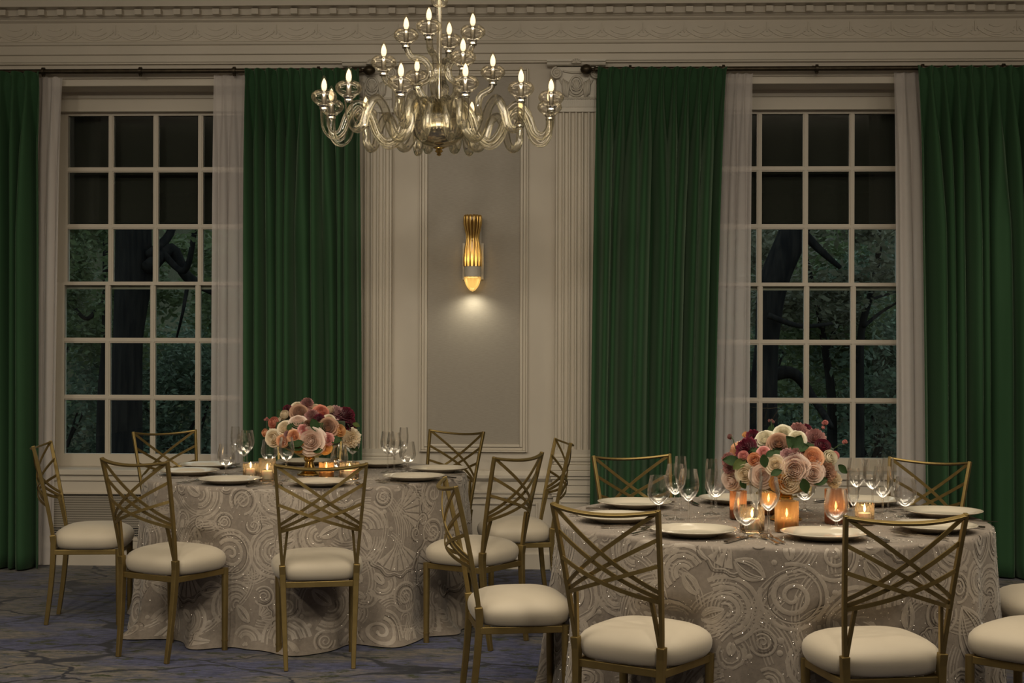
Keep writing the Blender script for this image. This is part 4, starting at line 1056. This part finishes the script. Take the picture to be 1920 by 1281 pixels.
# ------------------------------------------------------------------ votive holders and candles
def ribbed(n, d): return lambda a, z: 1+d*abs(math.cos(n*a))
VOT = [
 (TL, 470, 893, .037, .066, 'crystal_glass', 12, 'pink tinted cut crystal votive holder on the left table', .9),
 (TL, 501, 902, .040, .112, 'crystal_glass', 16, 'tall cut crystal votive holder under the left bouquet', 1.0),
 (TL, 612, 897, .038, .080, 'amber_glass', 0, 'smooth amber votive holder beside the left gold vase', 1.0),
 (TL, 655, 899, .046, .086, 'crystal_glass', 14, 'wide cut crystal votive holder at the right of the left bouquet', 1.0),
 (TR, 1384, 974, .032, .112, 'rose_glass', 18, 'tall rose amber votive holder at the left of the right bouquet', .6),
 (TR, 1410, 998, .042, .098, 'crystal_glass', 16, 'brightly lit crystal votive holder behind the front goblet, right table', 1.5),
 (TR, 1441, 965, .034, .090, 'amber_glass', 20, 'ribbed amber votive holder left of the right gold vase', 1.0),
 (TR, 1475, 997, .042, .112, 'amber_glass', 10, 'wide mottled amber votive holder before the right gold vase', .8),
 (TR, 1567, 982, .041, .132, 'rose_glass', 18, 'tall rose amber votive holder right of the right gold vase', .7),
 (TR, 1621, 984, .034, .082, 'crystal_glass', 18, 'small crystal votive holder among the right cluster of glasses', .9)]
for tc, px, py, r, h, mat, nr, lab, pw in VOT:
    p = on_z(px, py, TT); side = 'left' if tc is TL else 'right'
    v = thing('votive_holder', lab, 'candle holder', (p.x, p.y, TT), group='votive holders on the %s table' % side)
    rf = ribbed(nr/2, .05) if nr else None
    if mat == 'crystal_glass': rf = (lambda n_: (lambda a, z: 1+.075*max(abs(math.cos(n_*(a+z*9))), abs(math.cos(n_*(a-z*9))))))(nr/2)
    MB().lathe([(.001, .001), (r*.93, .001), (r, .006)]+[(r, .006+(h-.009)*q/14) for q in range(1, 15)]+[(r*.985, h)], 72, rfun=rf).build('cup', mat, v, auto=60)
    MB().lathe([(.001, .003), (r*.9, .003), (r*.9, .008), (.001, .008)], 24).build('base', mat, v, auto=40)
    c = thing('tealight_candle', 'lit candle inside the '+lab.replace(' holder', ''), 'candle', (p.x, p.y, TT+.0095), group='candles on the %s table' % side)
    rw = r*.62; hw_ = min(.040, h*.42)
    MB().lathe([(.001, 0), (rw, 0), (rw, hw_), (rw*.85, hw_+.001), (.004, hw_-.003), (.001, hw_-.003)], 20).build('wax', 'wax', c, auto=40)
    MB().lathe([(.0008, hw_-.003), (.0008, hw_+.007)], 6).build('wick', 'dark_void', c)
    MB().lathe([(.0005, hw_+.004), (.0038, hw_+.010), (.0048, hw_+.017), (.0030, hw_+.027), (.0006, hw_+.036)], 10).build('flame', 'flame', c, smooth=True)
    point('candle_light', (0, 0, hw_+.018), .30*pw, (1, .62, .27), .006, c)

# ------------------------------------------------------------------ gold vases and bouquets
def vase(px, py, lab):
    p = on_z(px, py, TT)
    v = thing('gold_vase', lab, 'vase', (p.x, p.y, TT), group='gold vases')
    MB().lathe([(.001, .001), (.062, .001), (.064, .006), (.058, .010), (.040, .022), (.028, .042), (.022, .062), (.020, .072)], 36).build('foot', 'gold_vase', v, smooth=True)
    MB().lathe([(.020, .070), (.026, .074), (.030, .086), (.026, .098), (.018, .102)], 32).build('stem_knob', 'gold_vase', v, smooth=True)
    MB().lathe([(.018, .100), (.050, .106), (.085, .120), (.105, .140), (.110, .150), (.106, .150), (.08, .126), (.001, .110)], 40).build('bowl', 'gold_vase', v, smooth=True)
    return p
def rose_mesh(name, mat, R, seed, kind='rose'):
    rr = random.Random(seed); m = MB(); P = []                # petals: angle, rim radius, rim height, half width, curl, ruffle
    def layer(n, rho, top, wid, curl, ruff, jit=.12):
        a0 = rr.uniform(0, 6.28)
        for k in range(n): P.append((a0+2*PI*k/n+rr.uniform(-jit, jit), R*rho*rr.uniform(.95, 1.05), R*(top+rr.uniform(-.03, .03)), wid, curl, ruff))
    if kind == 'rose':
        for n, rho, top, wid, curl in ((2, .10, .60, 2.0, 0), (3, .20, .60, 1.6, 0), (3, .33, .58, 1.4, .02), (4, .48, .53, 1.15, .08), (5, .66, .42, .95, .20), (5, .84, .24, .85, .36), (6, 1.0, -.02, .75, .46)): layer(n, rho, top, wid, curl, .012)
    elif kind == 'garden':
        for n, rho, top, wid, curl in ((7, .14, .50, .7, .05), (9, .28, .52, .6, .06), (10, .42, .52, .52, .06), (6, .58, .50, .9, .10), (6, .76, .36, .85, .24), (7, .94, .14, .75, .40), (6, 1.06, -.08, .7, .45)): layer(n, rho, top, wid, curl, .035, .3)
    elif kind == 'bud':
        for n, rho, top, wid, curl in ((2, .16, .92, 2.0, 0), (3, .34, .92, 1.6, 0), (3, .52, .84, 1.4, .03), (4, .72, .66, 1.15, .12), (5, .88, .40, .9, .22)): layer(n, rho, top, wid, curl, .01)
    else:
        for n, rho, top, wid, curl in ((6, .12, .70, .6, .1), (8, .30, .70, .55, .15), (9, .48, .62, .5, .2), (10, .68, .45, .45, .25), (10, .86, .22, .42, .3), (9, 1.0, -.05, .42, .35)): layer(n, rho, top, wid, curl, .12, .3)
    nu, nv = (8, 7) if kind in ('rose', 'garden', 'bud') else (7, 5)
    for (a0, rho, top, wid, curl, ruff) in P:
        f1 = rr.uniform(0, 6)
        def fn(u, v):
            s = 2*u-1; b = v*(1-.20*abs(s)**3); a = a0+s*wid*(.55+.45*math.sin(min(1, v*1.3)*PI/2))
            r = rho*math.sin(min(1, b*1.25)*PI/2)**.75*(1-.16*max(0, .6-curl)*b**3)+R*curl*max(0, b-.68)*1.5+R*.02*s
            z = -.50*R+(top+.50*R)*b-R*curl*max(0, b-.78)*1.9
            w = ruff*R*math.sin(6*s+f1)*b*b
            return ((r+w*.6)*math.cos(a), (r+w*.6)*math.sin(a), z+w*.8)
        m.grid(nu, nv, fn)
    m.lathe([(.001, -.55*R), (.25*R, -.5*R), (.45*R, -.35*R), (.2*R, .1*R), (.001, .3*R)], 8)
    return m.mesh(name, mat, True)
FM = {}
def flower(kind, colr):
    k = (kind, colr)
    if k not in FM: FM[k] = rose_mesh(dict(rose='rose', garden='garden_rose', peony='peony', bud='rosebud', carnation='carnation')[kind], 'petal_'+colr, 1.0, len(FM)+5, kind)
    return FM[k]
def leaf_mesh(mat):
    m = MB(); m.grid(5, 9, lambda u, v: ((2*u-1)*.34*math.sin(PI*min(1, v*.96+.03))**.8, v*1.0-.1, .10*(2*u-1)**2-.22*v*v+.0))
    return m.mesh('leaf', mat, True)
LEAF = {k: leaf_mesh(k) for k in ('leaf_green', 'leaf_olive')}
def bouquet(px, py, lab, fl, lv, sprigs, org, sc, rx, rz_, zc_, seed):
    rr = random.Random(seed); p = on_z(px, py, TT)
    t = thing('flower_arrangement', lab, 'flowers', (p.x, p.y, TT+.128), group='flower centrepieces')
    base = Vector((p.x, p.y, TT+.128)); cen = Vector((p.x, p.y, zc_))
    def hit(qx, qy):
        d = ray(qx, qy); o = CAM-cen; s = Vector((1/rx, 1/rx, 1/rz_)); D = Vector((d.x*s.x, d.y*s.y, d.z*s.z)); O = Vector((o.x*s.x, o.y*s.y, o.z*s.z))
        A = D.dot(D); B = 2*O.dot(D); C = O.dot(O)-1; disc = B*B-4*A*C
        tt = (-B-math.sqrt(disc))/(2*A) if disc > 0 else -B/(2*A)
        P = CAM+d*tt; n = Vector(((P.x-cen.x)/rx**2, (P.y-cen.y)/rx**2, (P.z-cen.z)/rz_**2)).normalized(); return P, n
    def put(me, P, n, size, spin, parent=t, label=None):
        o = obj(me.name.split('.')[0], me, parent); q = n.to_track_quat('Z', 'Y').to_matrix().to_4x4()
        o.matrix_local = Matrix.Translation(P-base) @ q @ Matrix.Rotation(spin, 4, 'Z') @ Matrix.Scale(size, 4)
        if label: o['label'] = label
        return o
    toc = (CAM-cen).normalized()
    for (cx, cy, dm, kind, colr) in fl:
        qx, qy = org[0]+cx/sc, org[1]+cy/sc; P, n = hit(qx, qy); dist = (P-CAM).length; R = dm/sc/2*dist/FPX*1.08
        n = (n*.55+toc*.75+Vector((rr.gauss(0, .12), rr.gauss(0, .12), rr.gauss(0, .12)))).normalized()
        put(flower(kind, colr), P-n*R*.25, n, R, rr.uniform(0, 6.28))
    for i in range(26):                                  # the far side of the dome
        a = rr.uniform(0, 2*PI); e = rr.uniform(0, 1.15); n = Vector((math.cos(a)*math.cos(e), math.sin(a)*math.cos(e), math.sin(e)))
        if n.dot(toc) > .12: continue
        P = cen+Vector((n.x*rx, n.y*rx, n.z*rz_))*.9; put(flower(rr.choice(('rose', 'garden', 'rose')), rr.choice(('blush', 'cream', 'mauve', 'peach'))), P, n, rr.uniform(.032, .045), rr.uniform(0, 6))
    for (cx, cy, ln, ang, colr) in lv:
        P, n = hit(org[0]+cx/sc, org[1]+cy/sc); L_ = ln/sc*(P-CAM).length/FPX; o = obj('leaf', LEAF[colr], t)
        upv = Vector((0, 0, 1)); rgt = RIGHT; dirv = (rgt*math.cos(ang)+upv*math.sin(ang)+toc*.15).normalized(); nn = (toc*.8+upv*.45); nn = (nn-dirv*nn.dot(dirv)).normalized(); sx = dirv.cross(nn)
        M = Matrix((sx, dirv, nn)).transposed().to_4x4(); o.matrix_local = Matrix.Translation(P+toc*.012-dirv*L_*.45-base) @ M @ Matrix.Scale(L_, 4)
    for (cx, cy, dm, colr, bx, by) in sprigs:
        P, n = hit(org[0]+cx/sc, org[1]+cy/sc); Q, n2 = hit(org[0]+bx/sc, org[1]+by/sc); R = dm/sc/2*(P-CAM).length/FPX
        for k in range(3):
            put(flower('bud', colr), P+RIGHT*rr.uniform(-.6, .6)*R*1.4+Vector((0, 0, rr.uniform(-.9, .9)*R*1.2)), (toc+Vector((rr.uniform(-.6, .6), 0, rr.uniform(0, .8)))).normalized(), R*rr.uniform(.6, .9), rr.uniform(0, 6))
        MB().tube([Q-base-toc*.03, (P+Q)/2-base-toc*.01+Vector((0, 0, .008)), P-base], [.0022, .0018, .0014], 6).build('flower_stem', 'leaf_green', t, smooth=True)
    m = MB(); m.lathe([(.001, 0), (.100, .004), (.15, .03), (rx*.80, .09), (rx*.80, .15), (rx*.6, rz_*.62+(zc_-TT-.128)), (.001, rz_*.85+(zc_-TT-.128))], 20)
    m.build('greenery_core', 'leaf_green', t, smooth=True)
vase(580, 891, 'gold footed vase holding the left bouquet')
bouquet(580, 891, 'domed bouquet of roses with burgundy blooms at its right, left table', [
 (770, 650, 330, 'garden', 'blush'), (1010, 450, 250, 'rose', 'tan'), (1180, 510, 190, 'bud', 'apricot'), (1020, 630, 160, 'rose', 'pink'), (670, 490, 130, 'rose', 'pink'), (540, 580, 160, 'garden', 'peach'),
 (400, 460, 200, 'rose', 'cream'), (590, 380, 220, 'garden', 'blush'), (250, 400, 180, 'bud', 'coral'), (230, 620, 210, 'garden', 'cream'), (370, 660, 150, 'rose', 'peach'), (440, 560, 100, 'bud', 'lilac'),
 (620, 240, 230, 'rose', 'tan'), (590, 165, 160, 'rose', 'cream'), (720, 105, 160, 'carnation', 'mauve'), (440, 190, 120, 'peony', 'burgundy'), (540, 215, 130, 'peony', 'burgundy'), (840, 195, 190, 'rose', 'cream'),
 (935, 240, 190, 'garden', 'coral'), (800, 290, 180, 'carnation', 'mauve'), (900, 330, 140, 'peony', 'burgundy'), (1150, 230, 200, 'carnation', 'lilac'), (1050, 210, 130, 'bud', 'cream'), (1290, 260, 220, 'peony', 'burgundy'),
 (1310, 400, 200, 'peony', 'burgundy'), (1215, 330, 150, 'peony', 'burgundy'), (1360, 620, 240, 'carnation', 'cream'), (990, 755, 160, 'garden', 'amber'), (600, 745, 150, 'rose', 'amber'), (400, 285, 150, 'bud', 'cream'),  # amber blooms carry candle glow in their petals
 (1050, 350, 160, 'rose', 'cream'), (740, 430, 150, 'bud', 'tan'), (130, 540, 120, 'bud', 'peach')],
 [(830, 440, 190, -1.2, 'leaf_green'), (545, 720, 220, 2.6, 'leaf_green'), (600, 690, 170, .4, 'leaf_green'), (335, 260, 120, 1.9, 'leaf_green'), (1130, 640, 180, .1, 'leaf_green'), (1420, 430, 110, -.3, 'leaf_olive'), (1390, 750, 150, -.6, 'leaf_green'), (880, 790, 130, .3, 'leaf_green'), (480, 450, 110, .9, 'leaf_green')],
 [(140, 355, 55, 'pink', 250, 420), (740, 70, 60, 'mauve', 730, 150), (1330, 500, 50, 'burgundy', 1300, 420)],
 (480, 740), 7.536, .232, .150, .945, 5)
vase(1473, 975, 'gold footed vase holding the right bouquet')
bouquet(1471, 973, 'domed bouquet of roses with burgundy peony at its left, right table', [
 (400, 400, 270, 'peony', 'burgundy'), (500, 255, 170, 'peony', 'burgundy'), (640, 285, 220, 'garden', 'white'), (820, 345, 250, 'rose', 'tan'), (880, 230, 210, 'garden', 'white'), (1080, 185, 230, 'carnation', 'mauve'), (1180, 155, 140, 'peony', 'burgundy'),
 (1290, 255, 230, 'carnation', 'mauve'), (1385, 385, 210, 'bud', 'burgundy'), (370, 510, 140, 'bud', 'pink'), (510, 560, 180, 'bud', 'peach'), (620, 460, 150, 'rose', 'pink'), (780, 620, 230, 'rose', 'cream'), (1030, 500, 190, 'carnation', 'mauve'), (930, 500, 160, 'carnation', 'lilac'),
 (1260, 520, 250, 'garden', 'peach'), (1480, 540, 210, 'bud', 'white'), (1550, 505, 120, 'bud', 'pink'), (380, 750, 230, 'rose', 'cream'), (610, 765, 270, 'rose', 'blush'), (1030, 690, 310, 'garden', 'blush'), (960, 850, 270, 'garden', 'cream'), (1270, 735, 260, 'rose', 'blush'),  # low cream garden rose: blush bloom coloured by candle glow
 (1450, 720, 220, 'carnation', 'tan'), (1560, 830, 180, 'carnation', 'cream'), (830, 880, 210, 'garden', 'amber'), (200, 845, 230, 'rose', 'blush'), (150, 560, 170, 'carnation', 'mauve'), (170, 665, 140, 'carnation', 'mauve'), (1060, 275, 190, 'garden', 'white'), (400, 240, 100, 'bud', 'apricot'), (1160, 640, 130, 'rose', 'blush')],
 [(1060, 360, 260, 1.2, 'leaf_green'), (1000, 350, 240, 2.2, 'leaf_green'), (1110, 400, 220, .2, 'leaf_green'), (210, 575, 220, 2.9, 'leaf_green'), (310, 625, 200, 3.7, 'leaf_olive'), (730, 165, 130, 1.3, 'leaf_green'), (640, 590, 170, -1.4, 'leaf_green'), (1160, 910, 190, -1.3, 'leaf_green'), (1650, 690, 150, -.7, 'leaf_green'), (1370, 835, 190, .4, 'leaf_green'), (370, 885, 130, -1.0, 'leaf_green'), (800, 725, 150, .5, 'leaf_green'), (720, 480, 130, .7, 'leaf_green')],
 [(1415, 135, 90, 'pink', 1330, 250), (1680, 370, 80, 'pink', 1540, 420), (725, 50, 60, 'mauve', 730, 200), (200, 240, 80, 'mauve', 270, 420)],
 (1340, 780), 6.857, .238, .155, .955, 9)
